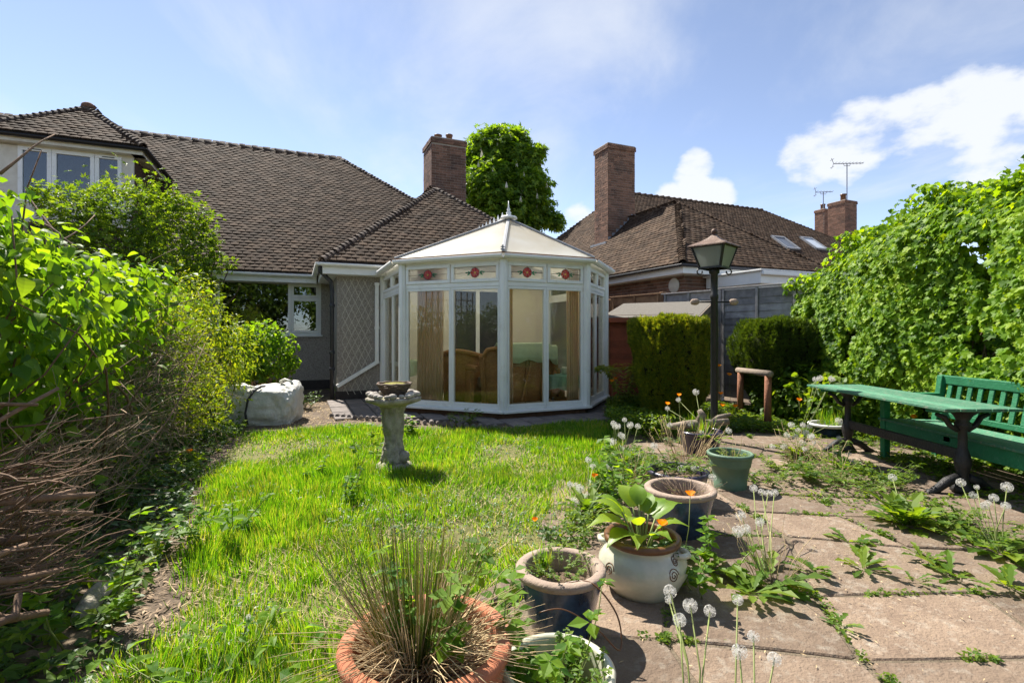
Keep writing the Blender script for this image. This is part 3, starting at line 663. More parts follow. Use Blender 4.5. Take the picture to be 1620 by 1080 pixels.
# leaded window
def frame(u0, u1, z0, z1, v, b=.05, d=.06): 
    return MB().box(u0, u1, v, v + d, z0, z0 + b).box(u0, u1, v, v + d, z1 - b, z1).box(u0, u0 + b, v, v + d, z0 + b, z1 - b).box(u1 - b, u1, v, v + d, z0 + b, z1 - b)
wi = frame(wu0, wu1, wz0, wz1, VW + .03, .045, .08); um = uAt(458, VW); wi.box(um - .03, um + .03, VW + .032, VW + .108, wz0 + .045, wz1 - .045)
win = wi.build('window', M['upvc'], bung, bevel=.006)
MB().box(wu0 - .03, wu1 + .03, VW - .06, VW + .03, wz0 - .035, wz0 + .004).build('sill', M['upvc'], win, bevel=.006)
MB().box(wu0 + .045, um - .03, VW + .065, VW + .071, wz0 + .045, wz1 - .045).build('pane', M['darkglass'], win)
zt = wz0 + (wz1 - wz0) * .70
for a, b in ((wz0 + .047, zt - .01), (zt + .01, wz1 - .047)):
    frame(um + .032, wu1 - .047, a, b, VW + .018, .055, .06).build('casement', M['upvc'], win, bevel=.006)
    MB().box(um + .087, wu1 - .102, VW + .045, VW + .05, a + .055, b - .055).build('pane', M['darkglass'], win)
MB().box(um + .03, wu1 - .045, VW + .04, VW + .1, zt - .0095, zt + .0095).build('transom', M['upvc'], win)
lm = MB(); a0, a1, c0, c1 = wu0 + .045, um - .03, wz0 + .045, wz1 - .045; Wd, Hh = a1 - a0, c1 - c0
for sg in (1, -1):
    k = -Hh * .75
    while k < Wd + Hh * .75:
        pts = []
        for t in np.linspace(0, 1, 41):
            x = k + sg * (t - .5) * Hh * .75 + (0); z = t * Hh
            if 0 <= x <= Wd: pts.append((a0 + x, VW + .062, c0 + z))
        if len(pts) > 2: lm.beam(pts[0], pts[-1], .004, .006, (0, 1, 0))
        k += .145
lm.build('leading', M['cames'], win)
# dormer
dw0, dw1, dv = DU - 2 * DR + .22, DU - .22, DVE + .22
MB().box(dw0, dw1, dv + .06, dv + .2, 3.0, 4.9).box(dw1 - .12, dw1, dv + .2, 8.2, 3.2, 4.9).box(dw0, dw0 + .12, dv + .2, 8.2, 3.2, 4.9).build('dormer_wall', M['tile'], bung)
MB().box(dw0, dw1, dv, dv + .058, 3.25, 3.75).box(dw1 - .19, dw1 + .004, dv, dv + .058, 3.75, 4.9).box(dw0, uAt(28, dv) - .003, dv, dv + .058, 3.75, 4.9).build('dormer_cladding', M['cream'], bung)
MB().box(dw0 - .2, dw1 + .2, DVE + .02, DVE + .05, 4.83, 4.985).box(dw0 - .2, dw1 + .2, DVE + .05, dv + .06, 4.83, 4.85).box(dw1 + .17, dw1 + .2, DVE + .05, 8, 4.83, 4.985).box(dw1, dw1 + .17, DVE + .05, 8, 4.83, 4.85).build('dormer_fascia', M['cream'], bung)
gutter('dormer_gutter', (DU - 2 * DR, DVE - .04, 4.95), (DU + .08, DVE - .04, 4.95), M['black'], bung)
gutter('dormer_gutter', (DU + .04, DVE - .08, 4.95), (DU + .04, 7.9, 4.95), M['black'], bung)
edges = [dw0 + .17] + [dw0 + .17 + (dw1 - .19 - dw0 - .17) * f for f in (.36, .68, 1.0)]
xs = [uAt(28, dv), uAt(82, dv), uAt(150, dv), dw1 - .19]
xs[3] = max(xs[3], xs[2] + .4)
for i in range(3):
    f = frame(xs[i], xs[i + 1] - .004, 3.75, 4.80, dv - .012, .07, .07).build('dormer_window', M['upvc'], bung, bevel=.006)
    MB().box(xs[i] + .07, xs[i + 1] - .074, dv + .02, dv + .026, 3.82, 4.73).build('pane', M['darkglass'], f)
    if i != 1: MB().box((xs[i] + xs[i + 1]) / 2 - .1, (xs[i] + xs[i + 1]) / 2 + .1, dv - .02, dv - .012, 4.755, 4.77).build('trickle_vent', M['black'], f)
MB().box(dw0, dw1 - .18, dv, dv + .058, 4.80, 4.83).build('window_head', M['cream'], bung)
dro = sheet('dormer_roof', [(DU - 2 * DR, DVE, DZ), (DU, DVE, DZ), dpk], M['felt'], bung)
pieces('tile', tiles((DU - 2 * DR, DVE, DZ), (1, 0, 0), (0, CO, SI), [(0, 0), (2 * DR, 0), (DR, DR / CO)]), tm, dro, 0)
for sgn, ue in ((1, DU - 2 * DR), (-1, DU)):
    po = [(0, 0), (2.28, 0), (3.58, DR / CO), (DR, DR / CO)]
    ds = sheet('dormer_roof_slope', [(ue, DVE, DZ), (ue, DVE + 2.28, DZ), (dpk[0], DVE + 3.58, dpk[2]), dpk], M['felt'], bung)
    if sgn > 0: tl = tiles((ue, DVE, DZ), (0, 1, 0), (CO, 0, SI), po)
    else: tl = tiles((ue, DVE, DZ), (0, -1, 0), (-CO, 0, SI), [(-a, b) for a, b in po])
    pieces('tile', tl, tm, ds, 0)
pieces('hip_tile', along((DU, DVE, DZ), dpk, GA) + along((DU - 2 * DR, DVE, DZ), dpk, GA), hm_, dro, 40)
pieces('ridge_tile', along((dpk[0], DVE + 3.58, dpk[2]), dpk, .3), rme, dro, 6)
MB().ball((dpk[0], dpk[1] + .03, dpk[2] + .06), (.13, .13, .09), 10, 6).build('hip_cap', M['brick'], dro, smooth=True)
# chimney
cv0 = 7.75; cu0, cu1 = uAt(683, cv0), uAt(737, cv0); cv1 = vAt(670, cu0)
cz1 = zAt(216, cu0, cv0)
chimney(bung, 'chimney', cu0, cu1, cv0, min(cv1, cv0 + 1.0), 4.0, cz1, M['brick'], 190, [(cu0 + .28, cv0 + .35, .11, .2), (cu0 + .62, cv0 + .35, .1, .26)])

# ---------------------------------------------------------------- trellis on the wing wall: every slat a piece
tr = thing('wall_trellis', 'cream expanding diamond trellis fixed to the roughcast wall', 'trellis', matrix=HM)
t0, t1, z0, z1 = -1.93, -1.40, .10, 2.22
pit = .118; sl_ = 2.05
for sg in (1, -1):
    for i in range(-22, 28):
        # slat through (t0 + i*pit, z0) rising at slope sg*sl_
        x_a = t0 + i * pit; pts = []
        for z in np.linspace(z0, z1, 200):
            x = x_a + sg * (z - z0) / sl_
            if t0 <= x <= t1 + .02 * math.sin(z * 9): pts.append((x, z))
        if len(pts) > 8:
            v = WV - (.012 if sg > 0 else .022)
            MB().beam((pts[0][0], v, pts[0][1]), (pts[-1][0], v, pts[-1][1]), .008, .014, (0, 1, 0)).build('slat', M['cream'], tr)

# ---------------------------------------------------------------- the conservatory
K = [(-1.19, WV - .03), (-1.19, 1.19), (0, 0), (1.36, 0), (2.33, .97), (2.33, WV - .03)]
cons = thing('conservatory', 'white framed bay conservatory with translucent cream roof and rose panes', 'conservatory', matrix=HM)
zs, zg0, zt0, zt1, ztop = .115, .22, 1.905, 1.97, 2.275
MB().prism([(*(Vector((a, b)) * .985 + Vector((.012, .03))), 0) for a, b in K], (0, 0, .105)).build('base', M['brick'], cons)
MB().prism([(a, b, .107) for a, b in [(-1.15, WV - .03), (-1.15, 1.2), (.02, .05), (1.34, .05), (2.29, .99), (2.29, WV - .03)]], (0, 0, .022)).build('floor', M['intfloor'], cons)
def rose(parent, Mx, w_, h_):
    # leaded rose: petals, heart, two sprays of leaves, lead lines
    cx, cz = w_ / 2, h_ / 2; r = h_ * .40
    ld = MB(); y = -.006
    ld.box(.0, cx - r, y, y + .006, cz - .003, cz + .003).box(cx + r, w_, y, y + .006, cz - .003, cz + .003).box(cx - .003, cx + .003, y, y + .006, 0, cz - r).box(cx - .003, cx + .003, y, y + .006, cz + r, h_)
    for k in range(14):
        a, b = 2 * PI * k / 14, 2 * PI * (k + 1) / 14
        ld.beam((cx + r * math.cos(a), y, cz + r * math.sin(a)), (cx + r * math.cos(b), y, cz + r * math.sin(b)), .006, .006, (0, 1, 0))
    ld.build('leading', M['cames'], parent, matrix=Mx)
    pt = MB()
    for ring, (ra, rb, kn) in enumerate(((.52, .98, 7), (.24, .5, 5))):
        for k in range(kn):
            a0 = 2 * PI * k / kn + ring * .4; pts = []
            for s_ in np.linspace(0, 1, 5): a = a0 + s_ * 2 * PI / kn * .93; pts.append((cx + r * (rb - .07 * (2 * s_ - 1) ** 2) * math.cos(a), y + .001 - ring * .001, cz + r * (rb - .07 * (2 * s_ - 1) ** 2) * math.sin(a)))
            for s_ in (1, 0): a = a0 + s_ * 2 * PI / kn * .93; pts.append((cx + r * ra * math.cos(a), y + .001 - ring * .001, cz + r * ra * math.sin(a)))
            pt.prism(pts, (0, .004, 0))
    pt.build('rose', M['rose'], parent, matrix=Mx)
    MB().lathe([(r * .2, 0), (r * .2, .004)], 10, close=True).build('rose_heart', M['rosey'], parent, matrix=Mx @ Matrix.Translation((cx, y + .001, cz)) @ Matrix.Rotation(R(90), 4, 'X'))
    for sgn in (-1, 1):
        for (dx, dz, a, L) in ((1.35, .12, .5, .9), (1.45, -.28, -.55, .95), (1.9, .05, .15, .8)):
            c = Vector((cx + sgn * r * dx, y, cz + r * dz)); d = Vector((sgn * math.cos(a), 0, math.sin(a))); n = Vector((-d.z, 0, d.x)); q = r * L * .5
            MB().prism([c - d * q, c + n * q * .42, c + d * q, c - n * q * .42] if sgn > 0 else [c - d * q, c - n * q * .42, c + d * q, c + n * q * .42], (0, .004, 0)).build('rose_leaf', M['greenglass'], parent, matrix=Mx)
for fi in range(5):
    p, q = Vector((*K[fi], 0)), Vector((*K[fi + 1], 0)); Lw = (q - p).length; d = (q - p).normalized()
    inward = Vector((-d.y, d.x, 0))
    FM = Matrix(((d.x, inward.x, 0, p.x), (d.y, inward.y, 0, p.y), (0, 0, 1, 0), (0, 0, 0, 1)))
    MB().box(-.02, Lw + .02, -.085, .045, zs - .012, zs + .022).build('sill', M['upvc'], cons, bevel=.006, matrix=FM)
    e = .055; half = (Lw - 2 * e) / 2
    MB().box(e, Lw - e, 0, .06, zt0 + .002, zt1 - .002).box(e, Lw - e, .0, .06, ztop - .03, ztop + .06).build('transom', M['upvc'], cons, matrix=FM)
    for i in range(2):
        x0, x1 = e + i * half + .001, e + (i + 1) * half - .001
        W_ = frame(x0, x1, zs + .022, zt0, .005, .04, .055); W_.box(x0 + .04, x1 - .04, .005, .06, zs + .062, zg0)
        wo = W_.build('window', M['upvc'], cons, bevel=.005, matrix=FM)
        MB().box(x0 + .04, x1 - .04, .026, .032, zg0, zt0 - .04).build('pane', M['glass'], wo)
        T_ = frame(x0 + .008, x1 - .008, zt1, ztop - .032, -.018, .048, .06)
        to = T_.build('top_light', M['upvc'], cons, bevel=.006, matrix=FM)
        fw, fh = (x1 - x0 - .016 - .096), (ztop - .032 - zt1 - .096)
        MB().box(x0 + .056, x1 - .056, .012, .017, zt1 + .048, ztop - .08).build('pane', M['art'] if fi in (1, 2) else M['glass'], to)
        if fi in (1, 2): rose(to, Matrix.Translation((x0 + .056, .004, zt1 + .048)), fw, fh)
for i, (a, b) in enumerate(K):
    pp, nn = K[max(i - 1, 0)], K[min(i + 1, 5)]
    MB().tube([(a, b, zs - .01), (a, b, ztop + .06)], .062, 8).build('corner_post', M['upvc'], cons)
# roof
ap = Vector((.57, 1.18, 3.13)); bk = Vector((.57, 3.75, 3.13)); ez = 2.36
def eo(i):
    a = Vector((*K[i], 0)); c = Vector((.57, 1.3 if 1 <= i <= 4 else K[i][1], 0)); o = (a - c).normalized() * .13; return Vector((a.x + o.x, a.y + o.y, ez))
E = [eo(i) for i in range(6)]; E[0].y = E[5].y = WV + .25
for tri in ((E[0], E[1], ap, bk), (E[1], E[2], ap), (E[2], E[3], ap), (E[3], E[4], ap), (E[4], E[5], bk, ap)):
    sheet('roof_panel', tri, M['poly'], cons, .025)
for e in E[1:5]: 
    MB().beam(e + Vector((0, 0, .012)), ap + Vector((0, 0, .012)), .05, .03).build('glazing_bar', M['lead'], cons, bevel=.008)
MB().beam(ap + Vector((0, -.04, .02)), bk + Vector((0, 0, .02)), .1, .05).build('ridge', M['upvc'], cons, bevel=.01)
for i in range(5):
    a, b = E[i].copy(), E[i + 1].copy()
    for q in (a, b): q.z = 2.335
    gutter('gutter', a, b, M['upvc'], cons, .06)
    d = (b - a).normalized(); inn = Vector((-d.y, d.x, 0))
    MB().beam(a + inn * .07 + Vector((0, 0, .012)), b + inn * .07 + Vector((0, 0, .012)), .02, .075).build('fascia', M['upvc'], cons)
    MB().beam(a + Vector((0, 0, .022)), b + Vector((0, 0, .022)), .014, .016).build('edge_trim', M['brownglaze'], cons)
MB().lathe([(.15, 0), (.13, .03), (.05, .05), (.035, .08), (.045, .10), (.02, .13), (.03, .155), (.012, .19), (.004, .30)], 12, ap + Vector((0, 0, .01)), close=True).build('finial', M['upvc'], cons, smooth=True)
for i in range(7):
    c = ap + Vector((0, .28 + .2 * i, .045)); mb = MB(); mb.lathe([(.02, 0), (.012, .03), (.022, .06), (.004, .13)], 8, c, close=True); mb.beam(c + Vector((0, -.1, .02)), c + Vector((0, .1, .02)), .012, .02); mb.build('cresting', M['upvc'], cons)
MB().box(-.03, .03, -.004, .004, .0, .02).box(-.01, .01, -.004, .004, .02, .075).box(-.028, .028, -.004, .004, .035, .052).build('end_cap', M['lead'], cons, matrix=Matrix.Translation(E[2] + Vector((.0, .02, .03))))
# inside: lining of the house wall, glazed inner door
MB().box(-1.13, .1, WV - .026, WV - .004, .13, 2.5).box(1.3, 2.28, WV - .026, WV - .004, .13, 2.5).box(.1, 1.3, WV - .026, WV - .004, 2.15, 2.5).build('inner_wall', M['intwall'], cons)
f = frame(.1, 1.3, .13, 2.15, WV - .03, .08, .026).box(.66, .74, WV - .03, WV - .004, .21, 2.07).build('inner_door', M['upvc'], cons)
MB().box(.18, .66, WV - .014, WV - .008, .21, 2.07).box(.74, 1.22, WV - .014, WV - .008, .21, 2.07).build('pane', M['blackpl'], f)
# curtains: pleated sheets hanging inside the glass
def curtain(label, p, q, amp=.025, folds=9, z0=.14, z1=2.25):
    p, q = Vector((*p, 0)), Vector((*q, 0)); L = (q - p).length; d = (q - p).normalized(); n = Vector((-d.y, d.x, 0)); k = folds * 6; vs = []; fs = []
    root = H(p.x, p.y, z0)
    for j, z in enumerate((z0, z0 + .6, z1 - .6, z1)):
        for i in range(k + 1):
            t = i / k; o = math.sin(t * folds * 2 * PI + .3 * j) * amp * (1 + .2 * math.sin(7 * t)); vs.append(p + d * (t * L) + n * o + Vector((0, 0, z)))
    fs = [(j * (k + 1) + i, j * (k + 1) + i + 1, (j + 1) * (k + 1) + i + 1, (j + 1) * (k + 1) + i) for j in range(3) for i in range(k)]
    o = MB().add(vs, fs).build('curtain', M['curtain'], None, smooth=True); o.matrix_world = HM; s = o.modifiers.new('thickness', 'SOLIDIFY'); s.thickness = .003
    tag(o, label, 'curtain', None)
curtain('peach pleated curtain behind the left pane next to the round table', (-.98, 1.14), (-.66, .80))
curtain('peach pleated curtain hanging beside the low green table', (1.10, .13), (1.29, .13), folds=5)
curtain('thin peach curtain edge behind the post next to the wicker sofa', (.07, .13), (.20, .13), folds=3)
curtain('peach curtain drawn back against the far side glazing', (2.2, 1.5), (2.2, 2.1), folds=10)
# wicker sofa seen from behind, with a throw
sx, sy = .55, .95
sofa = thing('wicker_sofa', 'curved wicker sofa seen from behind with pale green throw', 'sofa', matrix=HM @ Matrix.Translation((sx, sy, .13)) @ Matrix.Rotation(R(4), 4, 'Z'))
def arc(z, ry, rx, k=18, a0=-1.02, a1=1.02): return [(rx * math.sin(a), -ry * math.cos(a), z) for a in np.linspace(a0, a1, k)]
vs = []; lv = []; k = 20
for z, rx, ry in ((.02, .74, .32), (.3, .76, .34), (.6, .80, .37), (.80, .80, .38)):
    row_ = arc(z, ry, rx, k)
    if z > .7: row_ = [(x, y, z + .10 * math.cos(x / .8 * 1.5) - .1 * (abs(x) > .62)) for x, y, z in row_]
    vs += row_
mb = MB(); mb.add(vs, [(j * k + i, j * k + i + 1, (j + 1) * k + i + 1, (j + 1) * k + i) for j in range(3) for i in range(k - 1)])
o = mb.build('back', M['wicker'], sofa, smooth=True); s = o.modifiers.new('thickness', 'SOLIDIFY'); s.thickness = .04
MB().tube([(x, y, z) for x, y, z in vs[3 * k:]], .035, 8).build('top_rail', M['wicker'], sofa, smooth=True)
for i in (1, 5, 10, 14, 18): MB().tube([Vector(vs[j * k + i]) + Vector((0, -.03, 0)) for j in range(4)], .016, 6).build('rib', M['wicker'], sofa, smooth=True)
MB().beam(Vector(vs[k + 9]) + Vector((0, -.04, -.25)), Vector(vs[2 * k + 11]) + Vector((0, -.04, .12)), .02, .03).build('brace', M['wicker'], sofa)
MB().box(-.62, .62, -.2, .45, .25, .42).build('seat_cushion', M['cushion'], sofa, bevel=.05)
for s_ in (-1, 1):
    MB().tube([(s_ * .70, -.18, .55), (s_ * .80, .1, .58), (s_ * .82, .42, .55), (s_ * .8, .5, .45)], .05, 8).box(s_ * .78 - .03, s_ * .78 + .03, -.15, .42, .02, .52).build('arm', M['wicker'], sofa, smooth=False)
th_ = []; kk = 14
for z0_, off in ((.56, -.06), (.78, -.055), (.93, -.045), (.955, .0), (.90, .06), (.6, .07)):
    for i in range(kk + 1):
        x = -.45 + 1.18 * i / kk; x2 = min(max(x, -.7), .7); yb = -.38 * math.sqrt(max(0, 1 - (x2 / .82) ** 2)); th_.append((x2, yb + off, z0_ + .03 * math.sin(i * 1.3) * (z0_ < .6) - .05 * (abs(x2) > .55) - (0 if z0_ > .7 else -.1)))
o = MB().add(th_, [(j * (kk + 1) + i, j * (kk + 1) + i + 1, (j + 1) * (kk + 1) + i + 1, (j + 1) * (kk + 1) + i) for j in range(5) for i in range(kk)]).build('throw', M['cloth'], None, smooth=True)
o.matrix_world = sofa.matrix_world; tag(o, 'pale green throw draped over the wicker sofa back', 'throw'); o.modifiers.new('thickness', 'SOLIDIFY').thickness = .012
# wicker armchair to the left, turned
ac = thing('wicker_armchair', 'carved wicker armchair with cushion beside the round table', 'armchair', matrix=HM @ Matrix.Translation((-.18, 1.25, .13)) @ Matrix.Rotation(R(-38), 4, 'Z'))
vs = []
for z, rx, ry in ((.02, .34, .28), (.3, .36, .30), (.6, .38, .33), (.72, .38, .34)):
    row_ = arc(z, ry, rx, k, -1.3, 1.3); vs += [(x, y, z + (.1 * math.cos(x * 4) if z > .7 else 0)) for x, y, z in row_]
o = MB().add(vs, [(j * k + i, j * k + i + 1, (j + 1) * k + i + 1, (j + 1) * k + i) for j in range(3) for i in range(k - 1)]).build('back', M['wicker'], ac, smooth=True); o.modifiers.new('thickness', 'SOLIDIFY').thickness = .04
MB().tube(vs[3 * k:], .04, 8).build('top_rail', M['wicker'], ac, smooth=True)
MB().box(-.28, .28, -.16, .34, .22, .4).build('seat_cushion', M['cushion'], ac, bevel=.05)
for s_ in (-1, 1): MB().tube([(s_ * .37, -.08, .66), (s_ * .40, .15, .52), (s_ * .40, .36, .46), (s_ * .39, .4, .3), (s_ * .39, .38, .02)], .04, 8).build('arm', M['wicker'], ac, smooth=True)
# tables
def clothtable(name, label, cl_label, u, v, r, h, cm, drop, rect=None):
    t = thing(name, label, 'table', matrix=HM @ Matrix.Translation((u, v, .13)))
    MB().lathe([(r * .96, h - .02), (r * .96, h)], 24, close=True).build('table_top', M['wicker'], t)
    MB().lathe([(.05, .02), (.04, h * .5), (.06, h - .02)], 12, close=True).build('leg', M['wicker'], t); MB().lathe([(r * .55, 0), (r * .5, .03), (.06, .05)], 16, close=True).build('foot', M['wicker'], t)
    vs = []; n = 48
    for rr, z, fl in ((0.02, h + .004, 0), (r * .98, h + .004, 0), (r * 1.02, h - .02, .2), (r * 1.03, h - drop, 1)):
        for j in range(n):
            a = 2 * PI * j / n; q = 1 + fl * .09 * math.sin(a * 9); vs.append((rr * q * math.cos(a), rr * q * math.sin(a), z - (fl == 1) * .04 * abs(math.cos(a * 2))))
    o = MB().add(vs, [(i * n + j, i * n + (j + 1) % n, (i + 1) * n + (j + 1) % n, (i + 1) * n + j) for i in range(3) for j in range(n)] + [tuple(range(n))]).build('tablecloth', cm, None, smooth=True)
    o.matrix_world = t.matrix_world.copy(); o.matrix_world = HM @ Matrix.Translation((u, v, .13)); tag(o, cl_label, 'tablecloth')
clothtable('round_table', 'small round table under a pale green scalloped cloth', 'pale green scalloped cloth on the small round table', -.72, 1.55, .30, .66, M['cloth'], .22)
clothtable('low_table', 'low table under a sea green cloth beside the curtain', 'sea green cloth draped over the low table', 1.35, .75, .27, .42, M['cloth2'], .2)
mb = MB(); mb.lathe([(.04, 0), (.06, .02), (.07, .1), (.05, .12), (.045, .12), (.05, .08)], 14, close=True)
o = mb.build('mug_planter', M['cream'], None, smooth=True); o.matrix_world = HM @ Matrix.Translation((1.38, .7, .13 + .426)); tag(o, 'cream pot standing on the sea green tablecloth', 'pot')
# ---------------------------------------------------------------- the neighbouring house
nb = thing('neighbour_house', 'brown brick house with tiled hipped roofs, tall chimney and two skylights', 'house', matrix=HM)
NE, NZ, NV = 4.75, 2.7, 1.73; a_, b_ = 2.4, 2.91; NP = (NE + a_, NV + b_, 4.85)
NR = (NE + 2 * a_)
sl_l = (4.85 - NZ) / a_; sl_f = (4.85 - NZ) / b_
MVE, MRV, MRZ, MRU0, MRU1 = 5.3, 10.5, 6.9, NE + 4.2 / sl_l, 17.2
def unit(a, b): 
    l = math.hypot(a, b); return a / l, b / l
tm2 = tilemesh(M['tile2']); hm2 = hipmesh(M['tile2'])
r1 = sheet('wing_roof', [(NE, NV, NZ), (NR, NV, NZ), NP], M['felt'], nb)
cf, sf = unit(b_, 4.85 - NZ); Lf = math.hypot(b_, 4.85 - NZ); cl_, sl2 = unit(a_, 4.85 - NZ); Ll = math.hypot(a_, 4.85 - NZ)
pieces('tile', tiles((NE, NV, NZ), (1, 0, 0), (0, cf, sf), [(0, 0), (2 * a_, 0), (a_, Lf)]), tm2, r1, 170)
# left slope of wing and main hip end are one plane
LH = math.hypot(4.2 / sl_l, 4.2)
r2 = sheet('side_roof', [(NE, NV, NZ), (NE, 2 * MRV - MVE, NZ), (MRU0, MRV, MRZ), (NP[0] + .0, 7.95, 4.85), NP], M['felt'], nb)
po = [(0, 0), (2 * MRV - MVE - NV, 0), (MRV - NV, LH), (7.95 - NV, Ll), (b_, Ll)]
pieces('tile', tiles((NE, 2 * MRV - MVE, NZ), (0, -1, 0), (cl_, 0, sl2), [((2 * MRV - MVE - NV) - s, t) for s, t in po]), tm2, r2, 120)
sm = (MRZ - NZ) / (MRV - MVE); cm, smm = unit(1, sm)
r3 = sheet('main_roof', [(NE, MVE, NZ), (24, MVE, NZ), (MRU1, MRV, MRZ), (MRU0, MRV, MRZ)], M['felt'], nb)
Lm = math.hypot(MRV - MVE, MRZ - NZ)
def skipn(p): return p.z < 4.85 and p.x < NP[0] + (4.85 - p.z) / sl_l - .05 and p.x > NE - 1 and p.y < 9
pieces('tile', tiles((NE, MVE, NZ), (1, 0, 0), (0, cm, smm), [(0, 0), (24 - NE, 0), (MRU1 - NE, Lm), (MRU0 - NE, Lm)], skip=skipn), tm2, r3, 0)
r4 = sheet('wing_roof_slope', [(NR, NV, NZ), NP, (NP[0], 7.95, 4.85), (NR, MVE, NZ)], M['felt'], nb)
pieces('tile', tiles((NR, NV, NZ), (0, -1, 0), (-cl_, 0, sl2), [(-s, t) for s, t in [(0, 0), (MVE - NV, 0), (7.95 - NV, Ll), (b_, Ll)]]), tm2, r4, 0)
sheet('back_roof', [(NE, 2 * MRV - MVE, NZ), (24, 2 * MRV - MVE, NZ), (MRU1, MRV, MRZ), (MRU0, MRV, MRZ)], M['tile2'], nb)
sheet('end_roof', [(24, MVE, NZ), (24, 2 * MRV - MVE, NZ), (MRU1, MRV, MRZ)], M['tile2'], nb)
pieces('hip_tile', along((NE, NV, NZ), NP, GA), hm2, r1, 40); pieces('hip_tile', along((NR, NV, NZ), NP, GA), hm2, r1, 30)
pieces('ridge_tile', along((NP[0], 7.95, 4.85), NP, .3), hipmesh(M['tile2'], .1, .33), r1, 15)
pieces('ridge_tile', along((MRU1, MRV, MRZ), (MRU0, MRV, MRZ), .3), hipmesh(M['tile2'], .1, .33), r3, 30)
pieces('hip_tile', along((24, MVE, NZ), (MRU1, MRV, MRZ), .16), hm2, r3, 40); pieces('hip_tile', along((NE, 2 * MRV - MVE, NZ), (MRU0, MRV, MRZ), .16), hm2, r2, 40)
wall = MB().box(5.05, 24, 2.03, 2.3, 0, 2.5).box(5.05, 5.3, 2.3, 15.5, 0, 2.5).build('wall', M['mortar'], nb)
bm2 = bmesh_(M['brick2'])
pieces('brick', brickface((5.05, 9.0, 0), (0, -1, 0), (-1, 0, 0), 7.0, 1.05, 2.5), bm2, wall, 190)
pieces('brick', brickface((5.05, 2.03, 0), (1, 0, 0), (0, -1, 0), 5.5, .9, 2.5, 1), bm2, wall, 0, stuffname='front_bricks')
MB().box(NE + .03, NE + .055, NV + .03, 15.5, 2.49, 2.68).box(NE + .055, NR, NV + .03, NV + .055, 2.49, 2.68).box(NE + .055, 5.05, NV + .055, 15.5, 2.49, 2.51).box(5.05, NR, NV + .055, 2.03, 2.49, 2.51).build('fascia', M['upvc'], nb)
gutter('gutter', (NE - .05, 15, NZ - .03), (NE - .05, NV - .08, NZ - .03), M['blackpl'], nb); gutter('gutter', (NE - .1, NV - .04, NZ - .03), (NR, NV - .04, NZ - .03), M['blackpl'], nb)
# round plaque on the wall, small lamp
pv_ = vAt(1091, 5.05); pv_ = min(max(pv_, 2.25), 4)
pl = MB(); pl.lathe([(.16, 0), (.17, .012), (.16, .03), (.13, .022), (.12, .032), (.07, .026), (.06, .036), (.0, .038)], 28)
o = pl.build('wall_plaque', M['cream'], None, smooth=True); o.matrix_world = HM @ Matrix.Translation((5.038, 2.32, 2.28)) @ Matrix.Rotation(R(-90), 4, 'Y')
tag(o, 'round cream ornamental plaque on the brick house wall', 'plaque')
# chimney standing on the left slope
n0u, n0v = 6.29, 6.8; n1u = uAt(1004, n0v); n1v = vAt(941, n0u)
nch = chimney(nb, 'chimney', n0u, n1u, n0v, min(n1v, n0v + 1.2), 3.2, zAt(226, n0u, n0v), M['brick2'], 110)
fl = MB()
for i in range(7):
    u = n0u + (n1u - n0u) * i / 7; z = NZ + sl_l * (u - NE); fl.box(u, u + (n1u - n0u) / 7 + .01, n0v - .022 - .001 * (i % 2), n0v - .009, z - .02, z + .16)
fl.box(n0u - .14, n0u - .009, n0v - .06, min(n1v, n0v + 1.2) + .05, NZ + sl_l * (n0u - NE) - .1, NZ + sl_l * (n0u - NE) - .01)
fl.build('flashing', M['lead'], nch)
# skylights in the main slope
for px, py, wd, ht in ((1242, 387, .75, 1.0), (1287, 388, .75, 1.0)):
    # intersect view ray with the main roof plane
    dr = Vector(((px - 810) / FPX, 1, (HZ - py) / FPX)); o_ = CAMV
    best = None
    for t in np.linspace(8, 40, 3000):
        p = HM.inverted() @ (o_ + dr * t); zz = NZ + sm * (p.y - MVE)
        if p.z <= zz: best = p; break
    if best is None: continue
    A = Matrix(((1, 0, 0, best.x), (0, cm, -smm, best.y), (0, smm, cm, best.z + .06), (0, 0, 0, 1)))
    s_ = MB().box(-wd / 2, wd / 2, -ht / 2, -ht / 2 + .08, -.03, .06).box(-wd / 2, wd / 2, ht / 2 - .08, ht / 2, -.03, .06).box(-wd / 2, -wd / 2 + .07, -ht / 2, ht / 2, -.03, .062).box(wd / 2 - .07, wd / 2, -ht / 2, ht / 2, -.03, .062).build('skylight', M['lead'], nb, matrix=A)
    MB().box(-wd / 2 + .07, wd / 2 - .07, -ht / 2 + .08, ht / 2 - .08, 0, .03).build('pane', mat('skylight_blind', (.12, .13, .15), (.1, .11, .13), 3, .25) if px < 1260 else mat('skylight_glass', (.55, .60, .66), (.5, .55, .6), 3, .15), s_)
# white lean-to in front of the neighbour's wing
lt = thing('lean_to', 'white flat topped lean-to with deep fascia against the brick house', 'lean-to', matrix=HM)
MB().box(5.62, 10.5, .55, 1.98, 2.20, 2.44).build('fascia', M['upvc'], lt, bevel=.01); MB().box(5.56, 10.6, .48, 2.02, 2.44, 2.475).build('roof', M['white'], lt, bevel=.008)
MB().box(5.70, 10.4, .62, 1.95, 0, 2.20).build('wall', M['white'], lt); MB().box(5.58, 10.5, .44, .50, 2.36, 2.43).build('gutter', M['upvc'], lt, bevel=.01)
